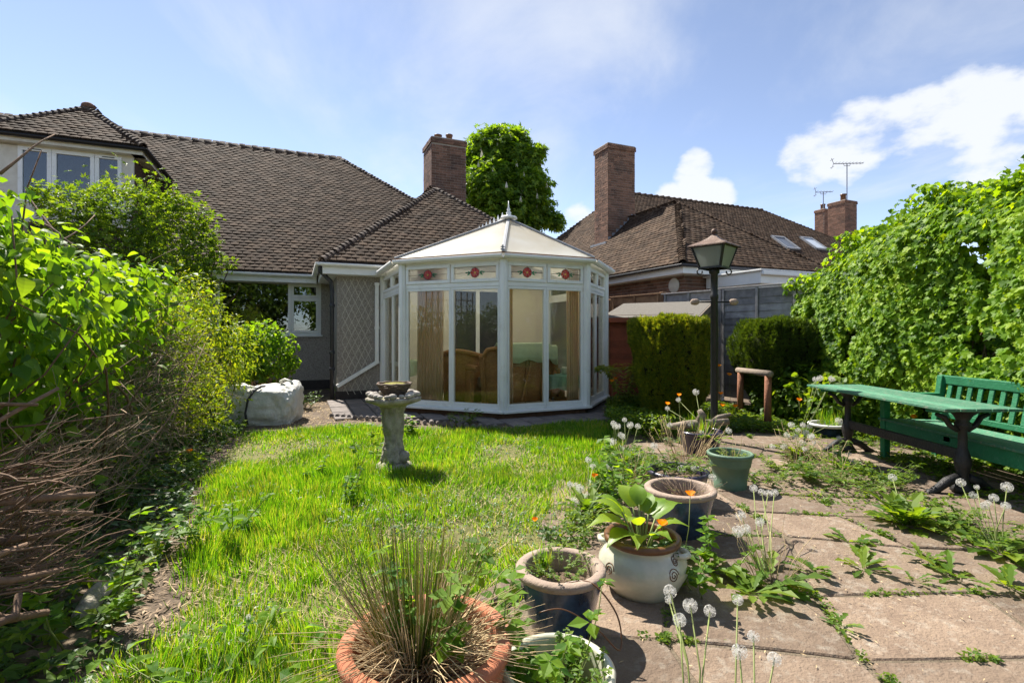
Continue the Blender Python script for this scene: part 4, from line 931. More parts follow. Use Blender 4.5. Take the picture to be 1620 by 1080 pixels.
# ---------------------------------------------------------------- the farther house with chimneys and aerials
fh = thing('far_house', 'distant house with reddish tiled roof and brick chimneys behind the skylights', 'house', matrix=HM @ Matrix.Translation((22.5, 11.5, 0)))
MB().box(-3.2, 5, 0, 8, 0, 4.6).build('wall', M['brick2'], fh)
tm3 = tilemesh(mat('tile_far', (.25, .13, .085), (.18, .09, .06), 8, .85, rnd=.25), .3, .5, .03)
pk = (.2, 3.6, 7.55)
for pts, og, sd_, td, po in (([(-3.5, -.3, 4.6), (3.9, -.3, 4.6), pk], (-3.5, -.3, 4.6), (1, 0, 0), (0, 3.9, 2.95), [(0, 0), (7.4, 0), (3.7, 4.89)]), ([(-3.5, -.3, 4.6), pk, (pk[0], 9, pk[2]), (-3.5, 9, 4.6)], (-3.5, 9, 4.6), (0, -1, 0), (3.7, 0, 2.95), [(0, 0), (9.3, 0), (5.4, 4.73), (0, 4.73)])):
    rr = sheet('roof', pts, M['felt'], fh); pieces('tile', tiles(og, sd_, td, po, .28, .3, lift=.05), tm3, rr, 0)
sheet('roof', [(3.9, -.3, 4.6), pk, (pk[0], 9, pk[2]), (3.9, 9, 4.6)], M['tile2'], fh)
pieces('hip_tile', along((-3.5, -.3, 4.6), pk, .3) + along((3.9, -.3, 4.6), pk, .3), hipmesh(M['rim'], .12, .34), fh, 30)
def farbox(px0, px1, pxb, py, Y): pass
FI = fh.matrix_world.inverted()
def fpt(px, py, Y): return FI @ AT(px, py, Y)
c0 = fpt(1337, 316, 27); c1 = fpt(1360, 316, 27.2)
hw_ = .95
fc = chimney(fh, 'chimney', c0.x, c0.x + .95, c0.y, c0.y + .95, 4.0, c0.z, M['brick2'], 60, [(c0.x + .3, c0.y + .3, .14, .4)])
d0 = fpt(1304, 330, 30); chimney(fh, 'chimney', d0.x, d0.x + .6, d0.y, d0.y + .6, 4.5, d0.z, M['brick2'], 0, [(d0.x + .3, d0.y + .3, .13, .35)])
def aerial(label, base, h, L, Md, elems=9):
    o = thing('tv_aerial', label, 'aerial', loc=base)
    MB().tube([(0, 0, 0), (0, 0, h)], .025, 6).build('mast', M['aerial'], o)
    MB().beam((-L * .45, 0, h - .02), (L * .55, 0, h + .02), .03, .03).build('boom', M['aerial'], o)
    for i in range(elems):
        x = -L * .4 + L * .9 * i / (elems - 1); MB().beam((x, -.18, h + .02), (x, .18, h + .02), .015, .015).build('element', M['aerial'], o)
    for s_ in (-1, 1): MB().beam((-L * .45, 0, h), (-L * .52, 0, h + s_ * .28), .02, .02).beam((-L * .5, -.16, h + s_ * .2), (-L * .5, .16, h + s_ * .2), .02, .02).build('reflector', M['aerial'], o)
    MB().tube([(-.18, 0, h), (-.15, 0, h - .12), (.15, 0, h - .12), (.18, 0, h)], .015, 5).build('bracket', M['aerial'], o)
aerial('tall television aerial on the front brick chimney of the far house', HM @ Matrix.Translation((22.5, 11.5, 0)) @ Vector((c0.x + .3, c0.y + .1, c0.z - .3)), 2.3, 1.6, None)
aerial('short television aerial on the rear chimney of the far house', HM @ Matrix.Translation((22.5, 11.5, 0)) @ Vector((d0.x + .2, d0.y + .2, d0.z - .2)), 1.25, 1.0, None, 6)

# ---------------------------------------------------------------- boundary fence on the right: horizontal lap panels
F0, F1 = Vector((4.62, 8.05, 0)), Vector((2.12, 11.75, 0)); fd = (F1 - F0).normalized(); fn = Vector((-fd.y, fd.x, 0))   # fn points into the garden side?
if fn.dot(-F0) < 0: fn = -fn
def fencepanel(label, p, q, h, m, group=None, wav=.012):
    Lp = (q - p).length; d = (q - p).normalized(); n = Vector((-d.y, d.x, 0)); n = n if n.dot(CAMV - p) > 0 else -n
    A = Matrix(((d.x, n.x, 0, p.x), (d.y, n.y, 0, p.y), (0, 0, 1, 0), (0, 0, 0, 1))); t = thing('fence_panel', label, 'fence', matrix=A, group=group)
    MB().box(-.05, .05, -.05, .05, 0, h + .05).build('post', m, t, bevel=.008)
    z = .08; i = 0
    while z < h - .06:
        vs = []; k = 6; hb = .15
        for j in range(k + 1):
            x = .05 + (Lp - .1) * j / k; wv = random.uniform(-wav, wav)
            vs += [(x, .030 + wv * .6, z + wv * .5), (x, .012, z + hb), (x, .005, z + hb), (x, .018 + wv * .5, z + wv * .5)]
        fs = [(4 * j + a, 4 * j + 4 + a, 4 * j + 4 + (a + 1) % 4, 4 * j + (a + 1) % 4) for j in range(k) for a in range(4)]
        MB().add(vs, fs).build('board', m, t); z += .118; i += 1
    for x in (.09, Lp * .5, Lp - .09): MB().box(x - .022, x + .022, .036, .056, .06, h).build('batten', m, t, bevel=.004)
    MB().box(.0, Lp, -.03, .062, h + .003, h + .03).build('capping', m, t, bevel=.005)
P = [F0 + fd * s for s in (0, 1.45, 2.75, 4.2, 5.6)]
fencepanel('grey weathered lap fence panel half buried in the ivy', P[0], P[1], 2.02, M['fence'])
fencepanel('grey weathered lap fence panel behind the lamp post', P[1], P[2], 2.0, M['fence'])
fencepanel('brown lap fence panel behind the shed roof', P[2], P[3], 2.02, M['fenceb'])
fencepanel('brown lap fence panel between conservatory and shed', P[3], P[4], 1.95, M['fenceb'])
# fence under the ivy
fencepanel('old lap fence panel wholly overgrown by ivy behind the bench', Vector((4.72, 4.3, 0)), Vector((4.72, 6.1, 0)), 1.9, M['fence'])
fencepanel('old lap fence panel overgrown by ivy beside the dark yew', Vector((4.72, 6.1, 0)), Vector((4.66, 7.98, 0)), 1.9, M['fence'])
# ---------------------------------------------------------------- shed, aligned with the fence
sp = Vector((2.02, 9.35, 0)); 
sdir = Vector((.80, -.60, 0)).normalized(); 
SA, SB = G(973, 640), None
sh = thing('garden_shed', 'red brown boarded shed with sloping grey felt roof behind the clipped yew', 'shed', matrix=Matrix.Translation((1.78, 9.35, 0)) @ Matrix.Rotation(R(-33), 4, 'Z'))
Wd, Dp, hf, hb = 1.52, .95, 1.54, 1.80           # front low, back high; x along front, y to the back
z = .06
while z < hf - .05:
    MB().prism([(0, -.012, z), (0, .0, z + .118), (0, .012, z + .118), (0, .008, z)], (Wd, 0, 0)).build('board', M['shed'], sh)
    MB().prism([(Wd + .012, 0, z), (Wd, 0, z + .118), (Wd - .012, 0, z + .118), (Wd - .008, 0, z)], (0, Dp, 0)).build('board', M['shed'], sh)
    MB().prism([(-.012, 0, z), (0, 0, z + .118), (.012, 0, z + .118), (.008, 0, z)], (0, Dp, 0)).build('board', M['shed'], sh); z += .115
MB().prism([(Wd, 0, z), (Wd, Dp, z), (Wd, Dp, hb - .02), (Wd, 0, hf - .02)], (-.02, 0, 0)).prism([(0, 0, z), (0, Dp, z), (0, Dp, hb - .02), (0, 0, hf - .02)], (.02, 0, 0)).build('gable_board', M['shed'], sh)
for x in (-.02, Wd - .03): MB().box(x, x + .05, -.03, -.012, 0, hf).build('corner_post', M['fenceb'], sh)
MB().box(.72, .76, -.028, -.013, .05, hf - .05).build('door_edge', M['shed'], sh)
MB().prism([(-.1, -.16, hf - .06), (-.1, Dp + .1, hb + .0), (-.1, Dp + .1, hb + .03), (-.1, -.16, hf - .03)], (Wd + .22, 0, 0)).build('roof', M['shedroof'], sh, bevel=.006)
MB().prism([(Wd + .124, -.16, hf - .14), (Wd + .124, Dp + .1, hb - .09), (Wd + .124, Dp + .1, hb + .026), (Wd + .124, -.16, hf - .034)], (.018, 0, 0)).build('barge_board', M['wood'], sh)
MB().box(-.1, Wd + .12, -.178, -.162, hf - .115, hf - .035).build('eaves_board', M['shed'], sh)
# white offcuts leaning in the passage by the shed
for i, (px, py, hh) in enumerate(((962, 612, .25), (958, 604, .2))):
    p = G(px, py + 18); MB().beam((p.x, p.y, .06 + .07 * i), (p.x + .22, p.y + .14, .10 + .07 * i), .09, .035).build('timber_offcut', M['cream'], None, bevel=.004)
    tag(bpy.context.scene.objects[-1] if False else col.objects[-1], ('upper', 'lower')[1 - i] + ' of the pale timber offcuts stacked between conservatory and shed', 'timber')

# ---------------------------------------------------------------- lamp post
lp = G(1130, 700); lamp = thing('lamp_post', 'black garden lamp post with copper roofed glass lantern', 'lamp post', loc=lp)
MB().lathe([(.065, 0), (.065, .05), (.046, .09), (.040, .12), (.038, 1.62), (.044, 1.63), (.044, 1.67), (.038, 1.68), (.038, 1.90), (.055, 1.91), (.058, 1.95), (.044, 1.97)], 18, close=True).build('post', M['black'], lamp, smooth=True)
MB().tube([(-.19, .02, 1.59), (.22, .02, 1.59)], .011, 8).build('ladder_bar', M['black'], lamp, smooth=True)
for x in (-.215, .225): MB().lathe([(.015, -.045), (.032, -.03), (.036, 0), (.034, .03), (.018, .05)], 12, close=True).build('wooden_knob', M['rim'], lamp, smooth=True, matrix=Matrix.Translation((x, .02, 1.59)) @ Matrix.Rotation(R(90), 4, 'Y'))
zb, zu = 1.97, 2.205; rb, ru = .165, .255
MB().lathe([(rb + .02, 0), (rb + .02, .02), (.06, .02), (.055, -.03)], 4, (0, 0, zb - .01), phase=-PI / 2, close=False).build('lantern_base', M['black'], lamp)
for j in range(4):
    a0, a1 = -PI / 2 + j * PI / 2, -PI / 2 + (j + 1) * PI / 2
    p0 = Vector((rb * math.cos(a0), rb * math.sin(a0), zb + .01)); p1 = Vector((ru * math.cos(a0), ru * math.sin(a0), zu)); q0 = Vector((rb * math.cos(a1), rb * math.sin(a1), zb + .01)); q1 = Vector((ru * math.cos(a1), ru * math.sin(a1), zu))
    MB().beam(p0, p1, .022, .022).build('corner_bar', M['black'], lamp)
    n = (q0 - p0).cross(p1 - p0).normalized() * .004; MB().prism([p0, q0, q1, p1], n).build('lantern_pane', M['lamp_glass'], lamp)
    MB().beam(p1, q1, .02, .02).build('top_bar', M['black'], lamp)
o = MB().lathe([(ru + .055, 0), (ru + .05, .012), (ru * .62, .065), (ru * .3, .105), (.035, .135), (.03, .15)], 4, (0, 0, zu), phase=-PI / 2, close=True).build('lantern_roof', M['copper'], lamp)
MB().ball((0, 0, zu + .175), .036, 12, 8).build('finial', M['copper'], lamp, smooth=True)
MB().lathe([(.03, 0), (.035, .05), (.06, .09), (.05, .13), (.0, .15)], 10, (0, 0, zb + .02)).build('bulb', M['white'], lamp, smooth=True)
for s_ in (-1, 1):
    MB().tube([(s_ * (.165 + .03 * math.sin(t) * 1.0), -.0, zb - .01 - .03 + .03 * math.cos(t)) for t in np.linspace(0, 5, 10)], .008, 6).build('scroll', M['black'], lamp, smooth=True)

# ---------------------------------------------------------------- log rail
rl = thing('log_rail', 'low rail of peeled brown logs beside the dark yew', 'rail', loc=(3.44, 6.8, 0))
def post3(p, z0, z1, r): return MB().tube([(p[0], p[1], z0), (p[0], p[1], (z0 + z1) / 2), (p[0] + .005, p[1], z1)], [r, r * .97, r * .95], 12)
post3((0, 0), 0, .66, .046).build('post', M['log'], rl, smooth=True); post3((.0, .82), 0, .64, .046).build('post', M['log'], rl, smooth=True)
MB().tube([(0, -.07, .69), (0, .4, .68), (0, .9, .67)], [.045, .043, .043], 12).build('crossbar', M['wood'], rl, smooth=True)

# ---------------------------------------------------------------- green table and bench
tb = thing('garden_table', 'green slatted garden table on ornate black iron legs', 'table', loc=(3.15, 3.68, 0))
w_ = .58; n_ = 5; pw = w_ / n_
for i in range(n_): MB().box(i * pw + .003, (i + 1) * pw - .003, 0, 1.73, .668, .69).build('plank', M['greentop'], tb, bevel=.004)
for y in (.18, 1.5): MB().box(.03, w_ - .03, y - .035, y + .035, .64, .666).build('batten', M['green'], tb, bevel=.004)
for y in (.18, 1.5):
    o = MB(); cx = w_ / 2
    prof = [(.08, .0), (.06, .03), (.038, .07), (.034, .12), (.05, .18), (.058, .23), (.042, .29), (.03, .33), (.029, .46), (.05, .49), (.055, .51), (.04, .535), (.06, .575), (.10, .61), (.13, .628)]
    o.lathe(prof, 14, (cx, y, .04), close=True); o.build('leg', M['iron'], tb, smooth=True)
    for s_ in (-1, 1):
        MB().tube([(cx + s_ * .04, y, .14), (cx + s_ * .12, y, .11), (cx + s_ * .2, y, .05), (cx + s_ * .25, y, .022), (cx + s_ * .27, y, .03)], [.035, .035, .03, .028, .022], 8).build('foot', M['iron'], tb, smooth=True)
        MB().tube([(cx + s_ * .04, y, .50), (cx + s_ * .10, y, .54), (cx + s_ * .14, y, .60), (cx + s_ * .2, y, .625)], [.018, .02, .02, .016], 7).build('bracket', M['iron'], tb, smooth=True)
MB().box(w_ / 2 - .02, w_ / 2 + .02, .2, 1.48, .27, .35).build('stretcher', M['iron'], tb, bevel=.006)
bn = thing('garden_bench', 'green painted wooden bench with slatted back against the ivy', 'bench', loc=(3.6, 3.45, 0))
BL = 1.5
for y in (.03, BL - .03):
    MB().box(0, .06, y - .03, y + .03, 0, .60 if False else .63).build('front_leg', M['green'], bn, bevel=.006)
    MB().prism([(.50, y - .03, 0), (.56, y - .03, 0), (.56, y - .03, .4), (.62, y - .03, .83), (.56, y - .03, .83), (.50, y - .03, .4)], (0, .06, 0)).build('back_leg', M['green'], bn, bevel=.006)
    MB().box(-.04, .58, y - .035, y + .035, .632, .66).build('arm', M['green'], bn, bevel=.008)
for i in range(5):
    MB().box(-.02 + i * .105, -.02 + i * .105 + .095, .0 if i == 0 else .062, BL if i == 0 else BL - .062, .395 - i * .003, .418 - i * .003).build('seat_slat', M['greentop'], bn, bevel=.005)
MB().box(.01, .035, .062, BL - .062, .27, .393).build('apron', M['green'], bn, bevel=.004)
MB().box(.50, .54, .062, BL - .062, .30, .38).build('back_apron', M['green'], bn); MB().box(.01, .55, BL / 2 - .03, BL / 2 + .03, .34, .38).build('cross_rail', M['green'], bn)
MB().beam((.60, .0, .79), (.60, BL, .79), .045, .085).build('top_rail', M['green'], bn, bevel=.008)
MB().beam((.54, .06, .46), (.54, BL - .06, .46), .035, .05).build('lower_rail', M['green'], bn, bevel=.005)
ns = 13
for i in range(ns):
    y = .12 + (BL - .24) * i / (ns - 1); MB().beam((.543, y, .485), (.595, y, .75), .045, .016, (1, 0, 0)).build('back_slat', M['green'], bn, bevel=.004)

# ---------------------------------------------------------------- bird bath, basket, pebbles
bl_ = G(622, 742); bb = thing('bird_bath', 'weathered concrete bird bath on a tree trunk pedestal in the lawn', 'bird bath', loc=bl_)
def roughlathe(prof, n, amp, seed):
    r = np.random.default_rng(seed); m = MB(); k = len(prof); vs = []; ph = r.uniform(0, 6, 8)
    for i, (rad, z) in enumerate(prof):
        for j in range(n):
            t = 2 * PI * j / n; q = 1 + amp * (math.sin(3 * t + ph[0] + z * 9) * .35 + math.sin(7 * t + ph[1] + z * 23) * .35 + math.sin(11 * t + ph[2] - z * 31) * .3) + r.uniform(-amp, amp) * .35; vs.append((rad * q * math.cos(t), rad * q * math.sin(t), z))
    m.add(vs, [(i * n + j, i * n + (j + 1) % n, (i + 1) * n + (j + 1) % n, (i + 1) * n + j) for i in range(k - 1) for j in range(n)] + [tuple(range((k - 1) * n, k * n))]); return m
roughlathe([(.16, 0), (.17, .03), (.145, .05), (.115, .07), (.095, .09)], 28, .2, 3).build('base', M['stone'], bb, smooth=True)
pf = [(.10 + .010 * math.sin(z * 21), z) for z in np.linspace(.08, .20, 8)] + [(.088 + .008 * math.sin(z * 17) + .03 * max(0, z - .5) / .085, z) for z in np.linspace(.21, .585, 26)]
roughlathe(pf, 40, .17, 5).build('pedestal', M['stone'], bb, smooth=True)
MB().ball((.10, -.03, .12), (.055, .05, .06), 10, 8, .2).build('animal_lump', M['stone'], bb, smooth=True)
roughlathe([(.10, .57), (.17, .60), (.235, .625), (.245, .655), (.225, .665), (.15, .64), (.05, .63)], 36, .06, 8).build('bowl', M['stone'], bb, smooth=True)
for i in range(24):
    a = 2 * PI * i / 24 + random.uniform(-.08, .08); r = random.uniform(.175, .225); s_ = random.uniform(.022, .042)
    MB().ball((r * math.cos(a), r * math.sin(a), .672 + s_ * .35), (s_ * 1.15, s_, s_ * .72), 8, 6, .06).build('pebble', M['pebble'], bb, smooth=True)
bk_ = thing('wicker_basket', 'small round wicker basket of moss sitting in the bird bath', 'basket', loc=bl_ + Vector((.01, 0, .66)))
for i in range(7):
    z = .012 + i * .018; r = .085 + .012 * i * .9
    MB().tube([(r * math.cos(t) * (1 + .02 * math.sin(t * 12 + i * 3)), r * math.sin(t) * (1 + .02 * math.sin(t * 12 + i * 3)), z + .003 * math.sin(t * 9 + i)) for t in np.linspace(0, 2 * PI, 37)], .0105, 5, cap=False).build('weave', M['basket'], bk_, smooth=True)
for i in range(18):
    a = 2 * PI * i / 18; MB().tube([(.075 * math.cos(a), .075 * math.sin(a), 0), (.15 * math.cos(a), .15 * math.sin(a), .125)], .006, 4).build('stake', M['basket'], bk_)
roughlathe([(.125, .085), (.12, .11), (.08, .125), (.03, .13)], 20, .1, 4).build('moss', M['moss'], bk_, smooth=True)

# ---------------------------------------------------------------- builder's bag
bg_ = G(404, 671); bag = thing('builders_bag', 'sagging white woven bulk bag with a black strap on the lawn edge', 'bag', loc=bg_ + Vector((0, .25, 0)), rz=R(12))
vs = []; nn = 40; zz = [0, .03, .1, .2, .3, .38, .44, .475, .485]
for zi, z in enumerate(zz):
    for j in range(nn):
        t = 2 * PI * j / nn; c, s = math.cos(t), math.sin(t); e = .38
        x = .44 * math.copysign(abs(c) ** e, c); y = .38 * math.copysign(abs(s) ** e, s)
        k = 1 + .06 * math.sin(z * 7) - .03 * (z > .4) + .022 * math.sin(5 * t + z * 19) + .018 * math.sin(9 * t - z * 27) + .012 * math.sin(17 * t + z * 41)
        if zi == len(zz) - 1: k *= .72
        if zi == len(zz) - 2: k *= .95
        vs.append((x * k + .03 * z, y * k, z * (1 + .08 * math.sin(2 * t + .6)) + (0 if z < .3 else .03 * math.sin(4 * t + 1) + .016 * math.sin(9 * t))))
vs.append((0, 0, .44)); L_ = len(zz)
mb = MB(); mb.add(vs, [(i * nn + j, i * nn + (j + 1) % nn, (i + 1) * nn + (j + 1) % nn, (i + 1) * nn + j) for i in range(L_ - 1) for j in range(nn)] + [((L_ - 1) * nn + j, (L_ - 1) * nn + (j + 1) % nn, L_ * nn) for j in range(nn)])
o = mb.build('sack', M['bag'], bag, smooth=True)
ss = o.modifiers.new('subdivision', 'SUBSURF'); ss.levels = 1; ss.render_levels = 2
tx = bpy.data.textures.new('wrinkle', 'CLOUDS'); tx.noise_scale = .13; tx.noise_type = 'HARD_NOISE'; tx.noise_depth = 4; dm = o.modifiers.new('wrinkle', 'DISPLACE'); dm.texture = tx; dm.strength = .07; dm.mid_level = .3
MB().tube([(-.10, -.43, .03), (-.12, -.45, .18), (-.09, -.44, .36), (-.03, -.40, .47), (.02, -.26, .51), (.03, -.1, .5)], .016, 6).build('strap', M['strap'], bag, smooth=True)
MB().tube([(.22, .1, .47), (.20, .05, .55), (.27, .0, .58), (.36, -.04, .55), (.38, -.05, .5)], .02, 6).build('lifting_loop', M['bag'], bag, smooth=True)
# ---------------------------------------------------------------- pots
def pot(name, label, loc, rt, rb, h, m, rimm, prof=None, soil=.05, rimw=.03, rz=0, handles=False, nrim=True):
    t = thing(name, label, 'pot', loc=loc)
    if prof is None: prof = [(rb * .96, 0), (rb, .01), (rb + (rt - rb) * .55, h * .45), (rt * .985, h * .85), (rt, h - .03)]
    MB().lathe(prof, 40).build('body', m, t, smooth=True)
    hi, ro = prof[-1][1], prof[-1][0]
    MB().lathe([(ro, hi - .002), (ro + .012, hi + .006), (ro + .013, hi + .024), (ro + .004, hi + .032), (ro - rimw + .006, hi + .032), (ro - rimw, hi + .024), (ro - rimw - .002, hi - .03), (ro - rimw - .012, hi - soil - .03)], 40).build('rim', rimm, t, smooth=True)
    roughlathe([(ro - rimw - .004, hi - soil - .006), ((ro - rimw) * .8, hi - soil + .004), ((ro - rimw) * .5, hi - soil + .012), (.02, hi - soil + .008)], 26, .03, int(rt * 1000)).build('soil', M['compost'], t, smooth=True)
    return t, hi - soil
PB = {}
p = G(675, 1012, .36); PB['terra'] = (p.x, p.y, 0); pot('terracotta_pot', 'large terracotta pot holding a rush clump', PB['terra'], .235, .17, .37, M['terracotta'], M['terracotta'], soil=.06)
p = G(882, 1052, .26); PB['olive'] = (p.x, p.y, 0); pot('stoneware_pot', 'pale olive stoneware pot between terracotta and blue pots', PB['olive'], .158, .12, .26, M['creamglaze'], M['creamglaze'], soil=.09, rimw=.016)
PB['blue1'] = (.2, 2.08, 0); pot('glazed_pot', 'dark blue glazed pot with bare clay rim at the lawn kerb', PB['blue1'], .172, .11, .29, M['blueglaze'], M['rim'], soil=.05)
PB['cream'] = (.625, 2.43, 0)
t, cz = pot('hosta_pot', 'rounded cream glazed pot with brown spiral pattern', PB['cream'], .2, .12, .26, M['creamglaze'], M['brownglaze'],
            prof=[(.115, 0), (.13, .008), (.175, .06), (.208, .125), (.205, .17), (.18, .215), (.162, .235), (.168, .25)], soil=.04, rimw=.018)
for (az, z, r) in ((R(-62), .165, .03), (R(-52), .212, .02), (R(-150), .16, .03)):
    pr_ = [(.115, 0), (.13, .008), (.175, .06), (.208, .125), (.205, .17), (.18, .215), (.162, .235)]
    def rad_at(zz): return float(np.interp(zz, [b for a, b in pr_], [a for a, b in pr_]))
    pts = []
    for s_ in np.linspace(0, 1, 34):
        a = s_ * 4.4 * PI; q = r * (1 - .88 * s_); zz = z + q * math.sin(a); rr = rad_at(zz) + .001; th = az + q * math.cos(a) / rr; pts.append((rr * math.cos(th), rr * math.sin(th), zz))
    MB().tube(pts, .0022, 5).build('spiral', M['brownglaze'], t, smooth=True)
for az in (R(-30), R(150)):
    MB().tube([(.165 * math.cos(az + d_), .165 * math.sin(az + d_), .225) if k in (0, 4) else ((.165 + .05 * math.sin(k / 4 * PI)) * math.cos(az + d_), (.165 + .05 * math.sin(k / 4 * PI)) * math.sin(az + d_), .225) for k, d_ in enumerate((-.28, -.16, 0, .16, .28))], .014, 7).build('handle', M['creamglaze'], t, smooth=True)
PB['blue2'] = (1.03, 3.1, 0); pot('glazed_pot', 'blue glazed pot of dry stalks with bare clay rim beside the hosta', PB['blue2'], .2, .125, .30, M['blueglaze'], M['rim'], soil=.07)
PB['dark'] = (1.22, 3.72, 0); pot('planter_bowl', 'dark planter full of weeds between the blue and green pots', PB['dark'], .21, .16, .24, M['purple'], M['purple'], soil=.02, rimw=.015)
gp = G(1155, 775); PB['green'] = (gp.x, gp.y, 0)
t, z_ = pot('plastic_pot', 'pale green plastic flowerpot with banded rim', PB['green'], .165, .115, .275, M['greenpl'], M['greenpl'], prof=[(.115, 0), (.118, .01), (.125, .075), (.121, .08), (.143, .195), (.15, .2), (.152, .215), (.162, .27)], soil=.03, rimw=.012)
PB['purple'] = (1.92, 5.15, 0); pot('glazed_pot', 'dark purple glazed pot with driftwood beside the lamp post', PB['purple'], .21, .15, .25, M['purple'], M['purple'], soil=.02, rimw=.02)
PB['bowl'] = (3.78, 6.05, 0); pot('glazed_bowl', 'low blue glazed bowl with white rim beyond the table', PB['bowl'], .2, .12, .16, M['blueglaze'], M['white'], soil=.02, rimw=.02)
dw = thing('driftwood', 'knotty grey driftwood piece across the purple pot', 'driftwood', loc=(PB['purple'][0], PB['purple'][1], .285))
for pts, r in (([(-.3, .02, .0), (-.12, -.03, .03), (.05, .02, .02), (.28, -.02, .06)], (.03, .045, .05, .03)), ([(-.02, 0, .03), (.02, .0, .12), (-.01, .01, .17)], (.05, .04, .025)), ([(.1, 0, .03), (.2, .04, .09), (.33, .05, .12)], (.03, .025, .015))):
    MB().tube(pts, list(r), 8).build('branch', M['wood'], dw, smooth=True)

# ---------------------------------------------------------------- generic small plants
def clump(name, label, cat, loc, n, h, spread, T, ls, m, sm='stem', lps=7, stem_r=.003, group=None, lean=.5, leafup=.3, w=None, nsep=0):
    loc = Vector(loc); t = thing(name, label, cat, loc=loc, group=group); st = []; en = []; P = []; D = []; N = []; S = []
    for i in range(n):
        a = random.uniform(0, 2 * PI); r0 = spread * .35 * math.sqrt(random.random()); b = loc + Vector((r0 * math.cos(a), r0 * math.sin(a), 0)); hh = h * random.uniform(.55, 1.05)
        e = b + Vector((math.cos(a) * spread * lean * random.uniform(.3, 1), math.sin(a) * spread * lean * random.uniform(.3, 1), hh)); st.append(b); en.append(e)
        for k in range(lps):
            f = random.uniform(.25, 1.0) if k else 1.0; q = b.lerp(e, f); az = random.uniform(0, 2 * PI)
            P.append(q); D.append((math.cos(az), math.sin(az), leafup * random.uniform(-.6, 1.4))); N.append((random.uniform(-.4, .4), random.uniform(-.4, .4), 1)); S.append(ls * random.uniform(.6, 1.15) * (1.15 - .4 * f))
    twigs('stems', st, en, stem_r, stem_r * .55, M[sm], t, .08, 3, 4)
    leaves('foliage', np.array(P), np.array(D), np.array(N), np.array(S), T, M[m], t, nsep=nsep)
    return t
def tuft(name, label, cat, loc, n, h, spread, m, wd=.006, group=None, bend=.4, kind=None):
    loc = Vector(loc); t = thing(name, label, cat, loc=loc, group=group); a = rng.uniform(0, 2 * PI, n); r = spread * .4 * np.sqrt(rng.random(n))
    P = np.stack([loc.x + r * np.cos(a), loc.y + r * np.sin(a), np.full(n, loc.z)], 1); ln = rng.uniform(.1, 1, n) * bend
    D = np.stack([np.cos(a) * ln, np.sin(a) * ln, np.ones(n)], 1) + rng.normal(size=(n, 3)) * .08; N = np.stack([np.cos(a), np.sin(a), np.zeros(n)], 1) * -1 + rng.normal(size=(n, 3)) * .3
    leaves('blades', P, D, N, h * rng.uniform(.5, 1.05, n), BLADE, M[m], t, W=np.full(n, wd)); return t
# dandelion clock: shared seed head mesh
def seedhead():
    n = 150; d = rv(n); V = []; F = []
    P0 = d * .25; tang = nrm(np.cross(d, rv(n))); bt = np.cross(d, tang)
    for i in range(n):
        a, b = d[i] * .2, d[i] * .86; k = len(V); wv = tang[i] * .012
        V += [a - wv, a + wv, b + wv, b - wv]; F += [(k, k + 1, k + 2), (k, k + 2, k + 3)]
        for j in range(5):
            an = 2 * PI * j / 5 + i; u = tang[i] * math.cos(an) + bt[i] * math.sin(an); u2 = tang[i] * math.cos(an + .26) + bt[i] * math.sin(an + .26); k = len(V)
            V += [b, b + d[i] * .14 + u * .16, b + d[i] * .14 + u2 * .16]; F += [(k, k + 1, k + 2)]
    return fastmesh('seed_head', np.array(V), np.array(F), M['fluff'])
SEED = seedhead(); CORE = MB().ball((0, 0, 0), .17, 8, 6).mesh('core', M['tidy'], True)
DLEAF = tpl([(0, 0, 0), (.05, .25, .02), (.14, .35, .03), (.07, .42, .02), (.2, .58, .04), (.09, .66, .0), (.2, .8, 0), (0, 1, -.12), (-.2, .8, 0), (-.09, .66, 0), (-.2, .58, .04), (-.07, .42, .02), (-.14, .35, .03), (-.05, .25, .02)],
            [(0, 1, 13), (1, 2, 3), (1, 3, 11), (1, 11, 13), (13, 11, 12), (3, 4, 5), (3, 5, 9), (3, 9, 11), (11, 9, 10), (5, 6, 7), (5, 7, 9), (9, 7, 8)])
